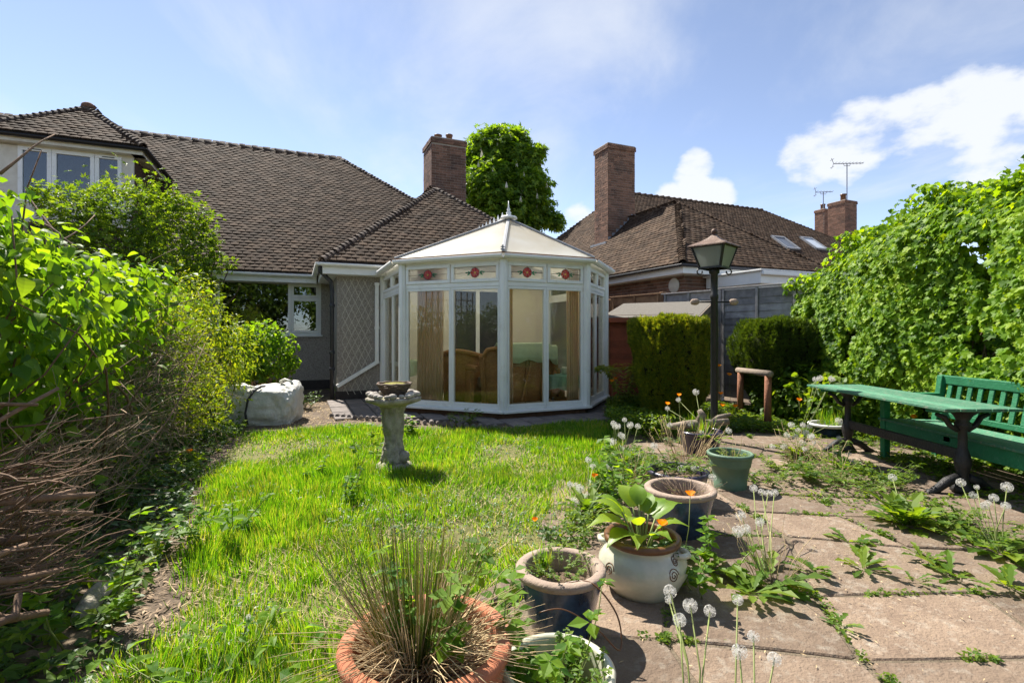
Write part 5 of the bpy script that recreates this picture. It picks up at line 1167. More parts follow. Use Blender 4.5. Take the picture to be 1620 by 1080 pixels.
def dandelion(label, loc, heads, nleaf=14, ll=.17, r=.022, group='dandelion clumps gone to seed', name='dandelion', leafm='mid', up=.35):
    loc = Vector(loc); t = thing(name, label, 'dandelion', loc=loc, group=group)
    P = np.array([loc + Vector((random.uniform(-.02, .02), random.uniform(-.02, .02), .004)) for _ in range(nleaf)]); a = rng.uniform(0, 2 * PI, nleaf)
    D = np.stack([np.cos(a), np.sin(a), rng.uniform(.1, 1.6, nleaf) * up], 1); N = np.stack([-np.cos(a) * .4, -np.sin(a) * .4, np.ones(nleaf)], 1)
    S = ll * rng.uniform(.6, 1.1, nleaf)
    if nleaf:
        me = fastmesh('leaf', DLEAF[0], DLEAF[1], M[leafm]); x, y, z = frames(D, N)
        for i in range(nleaf):
            A = np.eye(4); A[:3, 0] = x[i] * S[i] * .68; A[:3, 1] = y[i] * S[i]; A[:3, 2] = z[i] * S[i]; A[:3, 3] = P[i] - np.array(loc); put('leaf', me, t, Matrix(A.tolist()))
    for hd in heads:
        e = Vector(hd[:3]) - loc; rr = r * random.uniform(.72, 1.15) * (hd[3] if len(hd) > 3 else 1)
        mid_ = e * .5 + Vector((random.uniform(-.02, .02), random.uniform(-.02, .02), 0)) * (1 + e.length)
        b = Vector((random.uniform(-.015, .015), random.uniform(-.015, .015), 0))
        s_ = MB().tube([b, b.lerp(mid_, .6), mid_, e - Vector((0, 0, rr * .1))], [.0032, .003, .0028, .0026], 5).build('stem', M['stem'], t, smooth=True)
        h_ = put('seed_head', SEED, t, Matrix.Translation(e) @ Matrix.Rotation(random.uniform(0, 6), 4, 'Z') @ Matrix.Diagonal((rr, rr, rr, 1))); put('core', CORE, h_)
    return t
def hpx(px, py, gx, gy, dY=0.0, s=1):
    """a flower head seen at pixel (px, py), on a plant rooted at ground pixel (gx, gy)"""
    g = G(gx, gy); p = AT(px, py, g.y + dY); return (p.x, p.y, p.z, s)
def poppy(label, root, head, open_=.75, size=.028, leaf=True):
    root = Vector(root); e = Vector(head) - root; t = thing('poppy', label, 'poppy', loc=root, group='orange poppies among the weeds')
    MB().tube([(0, 0, 0), e * .5 + Vector((.012, .0, 0)), e], [.0022, .002, .0018], 5).build('stem', M['stem'], t, smooth=True)
    for k in range(4):
        a0 = PI / 2 * k; vs = [(0, 0, 0)]; n = 7
        for q, zz in ((.55, .35), (1, .8)):
            for i in range(n):
                a = a0 + (i / (n - 1) - .5) * PI * .62; rr = size * q * open_ * (1 - .06 * (i % 2)); vs.append((rr * math.cos(a), rr * math.sin(a), size * zz * (1.15 - open_ * .4) + (.001 if k % 2 else 0)))
        fs = [(0, 1 + i, 2 + i) for i in range(n - 1)] + [(1 + i, 1 + n + i, 2 + n + i, 2 + i) for i in range(n - 1)]
        MB().add(vs, fs).build('petal', M['orange'], t, smooth=True, matrix=Matrix.Translation(e) @ Matrix.Rotation(R(random.uniform(-15, 25)), 4, 'X'))
    if leaf:
        n = 16; P = np.array([root + Vector((random.uniform(-.05, .05), random.uniform(-.05, .05), random.uniform(.01, .10))) for _ in range(n)]); N = np.tile([0, 0, 1.0], (n, 1)) + rng.normal(size=(n, 3)) * .3
        leaves('foliage', P, np.concatenate([rng.normal(size=(n, 2)), rng.uniform(-.2, .4, (n, 1))], 1), N, .055 * rng.uniform(.7, 1.2, n), TRI, M['dull'], t)
    return t

# hosta
hl = Vector(PB['cream']) + Vector((0, 0, .2)); ho = thing('hosta', 'broad leaved lime green hosta growing in the cream pot', 'plant', loc=hl)
def hostaleaf(wd=.36, n=7):
    vs = []; fs = []
    for i in range(n):
        t = i / (n - 1); ww = wd * math.sin(PI * min(1, t * .9 + .08)) ** .8 * (1 - t ** 4); z = .16 * t - .5 * t * t * t
        for j, s_ in enumerate((-1, -.5, 0, .5, 1)): vs.append((s_ * ww, t, z + .22 * ww * (abs(s_) ** 1.2) + .015 * math.sin(j * 3 + i * 2)))
    for i in range(n - 1):
        for j in range(4): a = i * 5 + j; fs += [(a, a + 1, a + 6, a + 5)]
    return MB().add(vs, fs).mesh('leaf', M['hosta'], True)
HL = hostaleaf()
for (az, el, ln, st_) in ((188, .35, .19, .13), (160, .75, .17, .16), (215, .2, .17, .1), (105, .9, .16, .19), (70, .8, .15, .17), (55, .45, .19, .16), (25, .7, .17, .15), (250, .3, .14, .1), (130, .4, .16, .13), (300, .5, .12, .1), (340, .6, .14, .12), (85, 1.2, .13, .2), (240, .9, .14, .16), (180, 1.1, .14, .2)):
    a = R(az); d = Vector((math.cos(a), math.sin(a), el)).normalized(); b = Vector((math.cos(a) * .03, math.sin(a) * .03, 0)); e = b + Vector((math.cos(a) * .35, math.sin(a) * .35, 1)).normalized() * st_
    s_ = MB().tube([b, b.lerp(e, .5) + Vector((0, 0, .01)), e], [.007, .006, .004], 6).build('stalk', M['stem'], ho, smooth=True)
    x, y, z = frames(np.array([d[:]]), np.array([[-d.x * .5, -d.y * .5, 1.0]])); A = np.eye(4); A[:3, 0] = x[0] * ln; A[:3, 1] = y[0] * ln; A[:3, 2] = z[0] * ln; A[:3, 3] = e; put('leaf', HL, ho, Matrix(A.tolist()))

# rush clump in terracotta pot: green upright blades, straw lying out
tl_ = Vector(PB['terra']) + Vector((0, 0, .31)); ru_ = thing('rush_clump', 'spiky rush clump with dead straw in the terracotta pot', 'plant', loc=tl_ + Vector((-.03, 0, 0)))
def blades3(name, n, h0, h1, lean0, lean1, r0, m, wd, cx=0.0, cy=0.0, droop=0.0):
    mb = MB()
    for i in range(n):
        a = random.uniform(0, 2 * PI); r = r0 * math.sqrt(random.random()); b = Vector((cx + r * math.cos(a), cy + r * math.sin(a), 0)); L = random.uniform(h0, h1); le = random.uniform(lean0, lean1)
        d = Vector((math.cos(a) * le, math.sin(a) * le, 1)).normalized(); pts = [b, b + d * L * .5, b + d * L + Vector((math.cos(a), math.sin(a), -1)) * droop * L * random.random()]
        mb.tube(pts, [wd, wd * .8, wd * .25], 3, cap=False)
    o = mb.build(name, m, ru_, smooth=True); o['kind'] = 'stuff'
blades3('blades', 230, .16, .46, .02, .6, .085, M['rush'], .0016); blades3('dead_blades', 120, .2, .44, .1, .7, .085, M['straw'], .0015); blades3('dead_blades', 330, .10, .33, .3, 1.7, .10, M['straw'], .0019, droop=.35); blades3('dead_blades', 200, .1, .26, 1.5, 5, .12, M['straw'], .0018, .06, -.02, droop=.2)
# pot weeds
def inpot(key, z): return Vector(PB[key]) + Vector((0, 0, z))
clump('weed_patch', 'small leafy weeds in the dark blue pot by the kerb', 'weeds', inpot('blue1', .25), 26, .07, .20, TRI, .022, 'mid', lps=6, stem_r=.0012)
tuft('grass_tuft', 'pale grass tuft in the dark blue pot by the kerb', 'grass', inpot('blue1', .25) + Vector((-.07, .06, 0)), 60, .12, .06, 'grass', .004, bend=.7)
clump('weed_patch', 'tangled weeds filling the pale olive pot', 'weeds', inpot('olive', .16), 36, .12, .22, TRI, .03, 'mid', lps=6, stem_r=.0014)
clump('bramble_shoot', 'tall toothed leafy shoots rising from the pale olive pot', 'plant', inpot('olive', .16) + Vector((-.03, .03, 0)), 6, .34, .26, TRI, .075, 'big', lps=6, stem_r=.003, nsep=20)
clump('weed_patch', 'leafy weeds overflowing the dark planter', 'weeds', inpot('dark', .22), 40, .13, .34, LAN, .06, 'mid', lps=7, stem_r=.0014)
clump('dry_stalks', 'dry brown stalks in the blue pot beside the hosta', 'stalks', inpot('blue2', .22) + Vector((.05, .02, 0)), 60, .12, .22, NAR, .03, 'rush', 'deadtwig', lps=1, stem_r=.0016, lean=.8)
clump('dry_stalks', 'tall dead pinkish stalks around the purple pot', 'stalks', (1.62, 4.75, 0), 70, .40, .5, NAR, .05, 'rush', 'straw', lps=1, stem_r=.002, lean=.6)
tuft('grass_tuft', 'fresh grass tuft growing in the purple pot', 'grass', inpot('purple', .24), 160, .2, .36, 'grass', .005, bend=.6)
clump('weed_patch', 'sprouting weeds and leaf litter in the green plastic pot', 'weeds', inpot('green', .25), 26, .05, .22, TRI, .025, 'lime', lps=4, stem_r=.0012)
clump('dry_stalks', 'few thin dry stems standing in the green plastic pot', 'stalks', inpot('green', .25), 7, .2, .2, NAR, .02, 'rush', 'straw', lps=1, stem_r=.0022, lean=.3)
tuft('grass_tuft', 'yellow green grass tuft in the low blue bowl', 'grass', inpot('bowl', .15), 140, .2, .3, 'grass', .006, bend=.6)
clump('bramble_shoot', 'bright toothed leaves pushing up through the rush clump', 'plant', tl_ + Vector((.04, .02, 0)), 5, .36, .3, TRI, .085, 'big', lps=5, stem_r=.003, nsep=12)
# fallen curved stem looping from the blue pot
cp = [Vector(PB['blue1']) + Vector(q) for q in ((-.06, -.08, .25), (-.02, -.1, .26), (.10, -.14, .29), (.19, -.2, .20), (.19, -.25, .10), (.10, -.29, .20), (-.02, -.31, .28), (-.12, -.32, .27), (-.16, -.32, .25))]; cr = []
for i in range(1, len(cp) - 2):
    for t in np.linspace(0, 1, 7)[:-1]:
        p0, p1, p2, p3 = cp[i - 1:i + 3]; cr.append(.5 * ((2 * p1) + (p2 - p0) * t + (2 * p0 - 5 * p1 + 4 * p2 - p3) * t * t + (3 * p1 - p0 - 3 * p2 + p3) * t ** 3))
o = MB().tube(cr, [.004 - .002 * i / len(cr) for i in range(len(cr))], 6).build('dead_stem', M['brownglaze'], None, smooth=True); tag(o, 'curved dead brown stem looping from the dark blue pot', 'stem')

# dandelions -----------------------------------------------------------------
dandelion('big dandelion clocks on tall stems in the patio foreground', G(1105, 1180), [hpx(1060, 935, 1105, 1180, .25, 1.0), hpx(1092, 957, 1105, 1180, .2, 1.15), hpx(1075, 980, 1105, 1180, .15, .95), hpx(1123, 966, 1105, 1180, .22, .95), hpx(1058, 948, 1105, 1180, .3, .8)], 12, .16, .0225)
dandelion('pair of large dandelion clocks at the bottom of the patio', G(1178, 1240), [hpx(1167, 948, 1178, 1240, .3, .9), hpx(1170, 1030, 1178, 1240, .12, 1.15), hpx(1192, 1006, 1178, 1240, .2, .9), hpx(1225, 1042, 1178, 1240, .12, 1.1)], 8, .14, .0225)
dandelion('tall dandelion with five clocks growing between the slabs', G(1215, 925), [hpx(1172, 815, 1215, 925, .25), hpx(1202, 825, 1215, 925, .1, 1.15), hpx(1167, 840, 1215, 925), hpx(1180, 836, 1215, 925, .1), hpx(1192, 772, 1215, 925, .6, .8), hpx(1205, 778, 1215, 925, .6, .8), hpx(1215, 780, 1215, 925, .6, .9), hpx(1225, 779, 1215, 925, .5, .9)], 26, .24, .026, leafm='mid')
dandelion('dandelion clump with a ring of clocks beside the iron table leg', G(1580, 880), [hpx(1520, 763, 1580, 880, .2, 1.1), hpx(1545, 770, 1580, 880, .2, .8), hpx(1540, 783, 1580, 880, .15), hpx(1572, 787, 1580, 880, .1), hpx(1593, 770, 1580, 880, .1, 1.2), hpx(1563, 795, 1580, 880, .1), hpx(1558, 800, 1580, 880, .1), hpx(1591, 800, 1580, 880)], 30, .26, .022, leafm='mid')
dandelion('leafy dandelion clump in front of the near table leg', G(1435, 835), [hpx(1412, 755, 1435, 835, .3)], 60, .25, .024, leafm='mid', up=.9)
dandelion('dandelion clump with many white clocks at the patio far edge', G(1265, 725), [hpx(x, y, 1265, 725, random.uniform(-.15, .2)) for x, y in ((1252, 672), (1262, 680), (1270, 672), (1258, 690), (1275, 684), (1281, 674), (1245, 688), (1285, 690), (1270, 700), (1240, 706), (1290, 700), (1222, 706))], 34, .26, .03, leafm='mid', up=.6)
dandelion('dandelion with drooping clocks before the far table leg', G(1335, 745), [hpx(x, y, 1335, 745, random.uniform(-.1, .2)) for x, y in ((1327, 692), (1343, 718), (1320, 717), (1350, 730), (1283, 690), (1273, 710))], 28, .24, .026, leafm='mid', up=.5)
dandelion('dandelion clump crowded with clocks left of the dead stalks', G(985, 740), [hpx(x, y, 985, 740, random.uniform(-.2, .2)) for x, y in ((973, 675), (982, 688), (997, 672), (1009, 674), (970, 698), (985, 690), (988, 664), (967, 700), (978, 674), (965, 727), (1035, 705), (1008, 720), (971, 670))], 40, .26, .032, leafm='mid', up=.8)
dandelion('dandelion clocks on bent stems at the lawn edge', G(930, 815), [hpx(x, y, 930, 815, random.uniform(-.15, .3)) for x, y in ((931, 727), (938, 736), (911, 768), (918, 772), (931, 783), (908, 790), (1008, 785), (1016, 778), (965, 737), (902, 766), (912, 795))], 44, .24, .026, leafm='mid', up=.7)
dandelion('single clocks standing among the weeds of the dark planter', (1.3, 3.6, .2), [tuple(AT(1097, 740, 3.6)) , tuple(AT(1127, 755, 3.55)), tuple(AT(1078, 742, 3.7))], 6, .12, .027)
dandelion('clocks rising beside the purple pot and driftwood', (1.95, 4.95, .2), [tuple(AT(1059, 672, 5.0)), tuple(AT(1092, 671, 5.1)), tuple(AT(1110, 683, 5.0)), tuple(AT(1056, 646, 5.3)), tuple(AT(1073, 632, 5.4)), tuple(AT(1153, 681, 4.9)), tuple(AT(1101, 620, 5.3))], 14, .2, .03)
dandelion('dandelion clocks beside the low blue bowl beyond the table', (3.35, 5.9, 0), [tuple(AT(1290, 600, 5.9)), tuple(AT(1297, 598, 5.9)), tuple(AT(1316, 600, 5.95)), tuple(AT(1327, 665, 5.6)), tuple(AT(1316, 599, 5.9))], 20, .25, .032)
# pointed leafy rosettes in the paving joints
for lab, px, py, s_ in (('pointed leaf rosette on the joint below the tall dandelion', 1285, 905, .13), ('broad pointed leaf rosette in the middle of the patio', 1365, 900, .15), ('pair of low leaf rosettes near the leafy dandelion clump', 1345, 858, .16), ('pointed rosette at the slab corner toward the bench', 1465, 885, .13), ('wide rosette on the slab corner below the table', 1510, 915, .15), ('large pointed rosette at the patio right edge', 1600, 930, .17), ('small rosette on a slab joint left of the wide rosette', 1450, 922, .08), ('tiny weed rosette in the joint of the foreground slabs', 1330, 992, .08), ('rosette beside the cream pot foot', 1125, 905, .16), ('lush rosette spreading below the five clock dandelion', 1190, 940, .2)):
    dandelion(lab, G(px, py, .03), [], 13 if s_ > .1 else 8, s_ * 1.05, group='leaf rosettes between the slabs', name='leaf_rosette', leafm='mid', up=.45)
    col.objects[-1]
for o in list(col.objects):
    if o.get('group') == 'leaf rosettes between the slabs': o['category'] = 'weed'
# ragged weeds over the far half of the patio
for i, (px, py, h, sp_, lab) in enumerate(((1215, 765, .14, .3, 'low leafy weeds beside the green plastic pot'), (1252, 748, .16, .32, 'ragged weeds on the slabs behind the green pot'), (1305, 765, .15, .3, 'low weeds in front of the far iron table leg'), (1345, 775, .14, .34, 'weeds spreading on the slabs toward the table'), (1395, 765, .18, .34, 'taller weeds under the middle of the table'), (1470, 830, .12, .3, 'weeds round the foot of the near iron table leg'), (1290, 725, .2, .4, 'weed tangle at the patio edge before the low blue bowl'), (1530, 850, .14, .36, 'low weeds on the slabs below the bench seat'))):
    clump('weed_patch', lab, 'weeds', G(px, py, .02), 34, h, sp_, (LAN, TRI, DLEAF)[i % 3], (.07, .05, .10)[i % 3], 'mid', lps=5, stem_r=.0015, lean=.7)
for lab, px, py, h in (('dry seed stalks standing at the patio far edge', 1262, 735, .36), ('dry bent stalks in front of the far table leg', 1318, 760, .3), ('dry pale stalks beside the five clock dandelion', 1225, 915, .26), ('pale dry stalks leaning at the lawn seam', 1000, 765, .32)):
    clump('dry_stalks', lab, 'stalks', G(px, py, .02), 26, h, .3, NAR, .03, 'rush', 'straw', lps=1, stem_r=.0018, lean=.7)
# poppies
poppy('orange poppy on a tall stem in front of the blue pot', G(1080, 890), AT(1092, 784, 2.75), size=.036)
poppy('orange poppy opening beside the hosta leaves', Vector(PB['cream']) + Vector((.08, -.06, .2)), AT(1047, 831, 2.38), size=.034)
poppy('small orange poppy at the lawn edge left of the hosta', G(870, 860), AT(846, 824, 2.9), size=.024)
poppy('orange poppy in the ground cover under the left hedge', G(310, 745), AT(300, 715, 4.6), size=.035)
poppy('orange poppy leaning over from the bench seat side', (3.66, 4.6, 0), AT(1446, 662, 4.55), size=.04)
for lab, px, py, Y in (('orange poppy left of the clipped yew by the conservatory', 968, 604, 7.4), ('second orange poppy by the conservatory corner', 974, 600, 7.5), ('orange poppy above the driftwood', 1074, 626, 5.6), ('orange poppy right of the lamp post near the yew foot', 1140, 624, 6.4), ('orange poppy low beside the lamp post', 1143, 643, 6.2), ('orange poppy nearest the log rail', 1163, 644, 6.3), ('orange poppy in the leaves behind the log rail', 1264, 632, 6.9), ('orange poppy high between the two yews', 1154, 594, 7.2), ('faded orange poppy over the purple pot', 1056, 640, 5.5), ('orange poppy in the dandelion clump at the lawn edge', 941, 755, 3.9), ('orange poppy between the yews by the fence', 1137, 580, 7.4), ('small orange poppy behind the bench leg', 1264, 634, 6.6)):
    p = AT(px, py, Y); poppy(lab, (p.x, p.y, 0), p, size=.045 if Y > 6 else .035)
dandelion('yellow topped dandelion in the near lawn', G(395, 1040), [hpx(393, 975, 395, 1040, 0, .6)], 10, .12, .02)

# ---------------------------------------------------------------- young shoots and shrubs in the lawn and beds
for lab, px, py, h, n, ls, sp_ in (('leafy bramble shoots growing behind the bird bath', 590, 735, .5, 4, .09, .3), ('thin dark stemmed shoot forking in the lawn', 545, 790, .30, 3, .07, .35), ('small leafy shoot in the lawn beside the forked one', 495, 760, .2, 3, .06, .15), ('leafy shoots with pale flowers at the bed edge', 345, 850, .28, 5, .085, .4), ('tall toothed shoots at the lower bed corner', 130, 1010, .45, 4, .09, .3), ('bramble shoots at the foot of the terracotta pot', 770, 1040, .4, 4, .09, .25), ('bramble shoots behind the cream pot at the lawn edge', 985, 800, .48, 7, .11, .4), ('tall nettle like shoots right of the cream pot', 1120, 930, .26, 9, .085, .4), ('leafy shoot right of the bird bath foot', 650, 690, .3, 3, .1, .1)):
    clump('leafy_shoot', lab, 'plant', G(px, py), n, h, sp_, TRI, ls, 'big', 'bark' if 'dark' in lab else 'stem', lps=8, stem_r=.004, lean=.6)
clump('primrose', 'clump of primrose leaves with pale flowers at the lawn foot', 'plant', G(330, 1130), 60, .13, .55, ovate(.24, .1, .3), .10, 'big', lps=2, stem_r=.002, lean=.6)
clump('leafy_plant', 'leafy plant by the path edge in front of the conservatory', 'plant', G(735, 672), 16, .2, .3, LAN, .09, 'mid', lps=7)
clump('leafy_plant', 'green leafy plants beside the builders bag', 'plant', G(478, 645), 30, .28, .45, OV, .06, 'dull', lps=8)
clump('leafy_plant', 'low green plants at the trellis foot', 'plant', G(545, 628), 24, .25, .5, OV, .06, 'mid', lps=7)

# ---------------------------------------------------------------- lawn grass
def lawn_grass():
    xs_ = [p.x for p in LAWN]; ys_ = [p.y for p in LAWN]
    def samp(n, ylo, yhi):
        x = rng.uniform(min(xs_), max(xs_), n); y = rng.uniform(ylo, yhi, n); k = pip(x, y, LAWN) & (np.abs(x) < y * 1.06 + .1); return x[k], y[k]
    X = []; Y = []
    for lo, hi, dn in ((1.0, 2.0, 15000), (2.0, 3.0, 12000), (3.0, 4.6, 8500), (4.6, 7.0, 5600)):
        ar = (max(xs_) - min(xs_)) * (hi - lo); x, y = samp(int(ar * dn), lo, hi); X.append(x); Y.append(y)
    X = np.concatenate(X); Y = np.concatenate(Y); n = len(X)
    jt = rng.normal(size=n) * .055; X = X + jt; Y = Y + rng.normal(size=n) * .045
    f = vnoise(X, Y, 1.3, 3, 5) * 1.6
    keep = rng.random(n) < np.clip(.70 + .42 * f, .08, 1); X, Y, f = X[keep], Y[keep], f[keep]; n = len(X)
    a = rng.uniform(0, 2 * PI, n); ln = np.abs(rng.normal(size=n)) * .5
    cx = vnoise(X, Y, 5, 11, 3) * .45; cy = vnoise(X, Y, 5, 12, 3) * .45
    D = np.stack([np.cos(a) * ln + cx, np.sin(a) * ln + cy, np.ones(n)], 1); N = np.stack([-np.cos(a), -np.sin(a), np.full(n, .2)], 1)
    S = (.052 + .018 * f) * rng.uniform(.5, 1.6, n); S = np.clip(S, .02, .15)
    W = np.clip(.0026 + Y * .0008, .003, .008) * rng.uniform(.7, 1.3, n)
    leaves('lawn_grass', np.stack([X, Y, np.full(n, .006)], 1), D, N, S, BLADE, M['grass'], None, W=W)
    tag(col.objects[-1], 'long bright green grass of the unmown lawn', 'grass', kind='stuff')
    k = rng.random(n) < np.clip(.10 - .10 * f, .02, .4); m_ = int(k.sum())
    D2 = np.stack([np.cos(a[k]), np.sin(a[k]), np.full(m_, .25)], 1)
    leaves('dry_grass', np.stack([X[k], Y[k], np.full(m_, .02)], 1), D2, np.tile([0, 0, 1.0], (m_, 1)), S[k] * 1.2, BLADE, M['straw'], None, W=W[k] * .8)
    tag(col.objects[-1], 'dead straw lying in the unmown lawn', 'grass', kind='stuff')
lawn_grass()
n = 9000; x = rng.uniform(-3.4, 1.3, n); y = rng.uniform(1.2, 6.6, n); k = pip(x, y, LAWN) & (vnoise(x, y, 1.5, 21, 4) > .15); x, y = x[k], y[k]; n = len(x); a = rng.uniform(0, 6.28, n)
leaves('lawn_clover', np.stack([x, y, rng.uniform(.02, .07, n)], 1), np.stack([np.cos(a), np.sin(a), rng.normal(size=n) * .2], 1), np.tile([0, 0, 1.0], (n, 1)) + rng.normal(size=(n, 3)) * .3, rng.uniform(.012, .03, n), TRI, M['dull'], None); tag(col.objects[-1], 'clover and small weeds growing through the lawn', 'weeds', kind='stuff')
def cover(name, label, poly, dens, T, size, m, hmax, up=.3, k2=None):
    xs_ = [p[0] for p in poly]; ys_ = [p[1] for p in poly]; ar = (max(xs_) - min(xs_)) * (max(ys_) - min(ys_)); n = int(ar * dens); x = rng.uniform(min(xs_), max(xs_), n); y = rng.uniform(min(ys_), max(ys_), n); k = pip(x, y, poly); x, y = x[k], y[k]; n = len(x)
    f = np.clip(.5 + .6 * vnoise(x, y, 1.7, int(dens), 4), 0, 1); z = hmax * f * rng.random(n) + .01; a = rng.uniform(0, 2 * PI, n)
    k = rng.random(n) < .35 + .65 * f; x, y, z, a = x[k], y[k], z[k], a[k]; n = len(x)
    leaves(name, np.stack([x, y, z], 1), np.stack([np.cos(a), np.sin(a), rng.normal(size=n) * up], 1), np.tile([0, 0, 1.0], (n, 1)) + rng.normal(size=(n, 3)) * .4, size * rng.uniform(.6, 1.2, n), T, M[m], None)
    tag(col.objects[-1], label, 'ground cover', kind='stuff')
def gp_(*a): return [tuple(G(x, y))[:2] for x, y in a]
LB = gp_((300, 1300), (150, 1100), (230, 930), (285, 860), (300, 800), (335, 720), (390, 680), (360, 655)) + [(-4.6, 7.5), (-2.2, 1.5), (-1.4, .8)]
cover('ground_cover', 'leafy weeds and ivy carpeting the left border under the hedge', LB, 1500, OV, .055, 'dull', .16)
cover('ground_cover', 'lobed cranesbill leaves in the left border', LB, 260, PALM, .075, 'mid', .20)
RB = gp_((970, 668), (1010, 690), (1090, 690), (1180, 684), (1275, 690), (1340, 702), (1400, 705)) + [(4.5, 5.0), (4.5, 7.9), (2.5, 9.0), (1.6, 8.6)]
cover('ground_cover', 'small leaved ground cover round the yews and log rail', RB, 2600, TRI, .045, 'mid', .20)
cover('ground_cover', 'dark creeping plants between conservatory corner and yew', gp_((955, 655), (965, 690), (1040, 700), (1090, 690), (1040, 650)) + [(1.9, 8.2)], 2600, OV, .045, 'mid', .30)
cover('ground_cover', 'weeds growing under the bench and along the ivy foot', [(3.5, 2.4), (3.45, 3.9), (3.55, 5.0), (4.5, 5.2), (4.5, 2.2)], 1500, TRI, .045, 'mid', .12)
cover('ground_cover', 'straggling weeds along the lawn and patio seam', gp_((830, 935), (900, 830), (965, 748), (1010, 715), (1045, 740), (985, 800), (935, 870), (880, 930)), 2200, TRI, .035, 'mid', .14)
cover('ground_cover', 'thin weeds on the patio near the table', gp_((1190, 775), (1250, 730), (1370, 735), (1480, 800), (1400, 830)), 900, TRI, .035, 'mid', .06)
# weeds and moss along the joints
P = []
for a, b in JOINTS:
    if random.random() < .55:
        t0 = random.random(); L_ = random.uniform(.05, .3)
        for k in range(random.randint(8, 50)): p = a.lerp(b, min(1, max(0, t0 + random.uniform(-L_, L_)))); P.append((p.x + random.gauss(0, .012), p.y + random.gauss(0, .012), .024 + random.random() ** 2 * .03))
P = np.array(P); n = len(P); a = rng.uniform(0, 6.28, n)
leaves('joint_weeds', P, np.stack([np.cos(a), np.sin(a), rng.uniform(-.1, .7, n)], 1), np.tile([0, 0, 1.0], (n, 1)) + rng.normal(size=(n, 3)) * .4, rng.uniform(.008, .032, n), TRI, M['mid'], None); tag(col.objects[-1], 'tiny weeds and moss in the paving joints', 'weeds', kind='stuff')
# dirt litter: gravel and straw bits on the patio
n = 1500; x = rng.uniform(.3, 4, n); y = rng.uniform(1.3, 5.5, n); k = pip(x, y, PAT); x, y = x[k], y[k]; n = len(x); a = rng.uniform(0, 6.28, n)
leaves('leaf_litter', np.stack([x, y, np.full(n, .036)], 1), np.stack([np.cos(a), np.sin(a), np.zeros(n)], 1), np.tile([0, 0, 1.0], (n, 1)), rng.uniform(.008, .03, n), NAR, M['straw'], None); tag(col.objects[-1], 'dry leaf litter scattered on the patio', 'litter', kind='stuff')
LD = gp_((300, 1300), (130, 1080), (190, 960), (285, 850), (310, 800), (345, 850), (310, 985))
n = 6000; x = rng.uniform(-2.4, -.6, n); y = rng.uniform(1.3, 3.8, n); k = pip(x, y, LD); x, y = x[k], y[k]; n = len(x); a = rng.uniform(0, 6.28, n)
leaves('leaf_litter', np.stack([x, y, np.full(n, .012)], 1), np.stack([np.cos(a), np.sin(a), rng.uniform(0, .2, n)], 1), np.tile([0, 0, 1.0], (n, 1)), rng.uniform(.02, .07, n), NAR, M['deadtwig'], None); tag(col.objects[-1], 'dry twigs and litter on the bare soil strip', 'litter', kind='stuff')
DP = gp_((440, 640), (430, 690), (570, 690), (590, 640), (520, 630))
n = 5200; x = rng.uniform(-4.5, -1.2, n); y = rng.uniform(5.6, 9.6, n); k = pip(x, y, DP); x, y = x[k], y[k]; n = len(x); a = rng.uniform(0, 6.28, n)
leaves('leaf_litter', np.stack([x, y, np.full(n, .012)], 1), np.stack([np.cos(a), np.sin(a), rng.uniform(0, .3, n)], 1), np.tile([0, 0, 1.0], (n, 1)), rng.uniform(.02, .08, n), NAR, M['straw'], None); tag(col.objects[-1], 'dry straw litter on the bare patch by the path', 'litter', kind='stuff')
# log edging of the left bed
le_ = thing('log_edging', 'mossy round log edging along the left bed', 'edging', loc=G(160, 945))
q = Vector(G(160, 945)); MB().tube([Vector(G(128, 990)) - q + Vector((0, 0, .03)), Vector(G(150, 955)) - q + Vector((0, 0, .035)), Vector(G(178, 925)) - q + Vector((0, 0, .03))], [.04, .045, .04], 9).build('log', M['stone'], le_, smooth=True)
# ---------------------------------------------------------------- trees
def tree(label, loc, trunk_h, blobs, dens, T, size, m, blossom=0, group=None, name='tree', inner=.4):
    loc = Vector(loc); t = thing(name, label, 'tree', loc=loc, group=group); tr_ = MB(); tr_.tube([(0, 0, 0), (.05, .03, trunk_h * .5), (0, 0, trunk_h)], [.28, .22, .15], 10)
    for c, r in blobs[:10]: tr_.tube([(0, 0, trunk_h * .75), Vector((c[0] * .4, c[1] * .4, (trunk_h + c[2]) * .5)), Vector(c)], [.12, .07, .03], 6)
    tr_.build('trunk', M['bark'], t, smooth=True)
    P, N = blobpts(blobs, dens, inner, .4, None, .24); D, NN = orient(N, .5, .7, .5, .5, .35, .6)
    L = np.array(loc); leaves('crown', P + L, D, NN, size * rng.uniform(.7, 1.25, len(P)), T, M[m], t)
    if blossom:
        i = rng.choice(len(P), blossom, replace=False); mb = MB()
        for q, nn in zip(P[i], N[i]): mb.lathe([(.07, 0), (.06, .1), (.03, .2), (.005, .28)], 5, tuple(q + nn * .1))
        mb.build('blossom', M['blossom'], t)['kind'] = 'stuff'
    return t
def jb(c, r, n, br, seed):
    g = np.random.default_rng(seed); out_ = [(tuple(np.array(c)), tuple(np.array(r) * .72))]
    for i in range(n):
        d = g.normal(size=3); d /= np.linalg.norm(d); out_.append((tuple(np.array(c) + d * np.array(r) * g.uniform(.55, .95)), br * g.uniform(.75, 1.25)))
    return out_
cb_ = AT(800, 285, 25)
tx0 = Vector((cb_.x - .35, 25, 0))
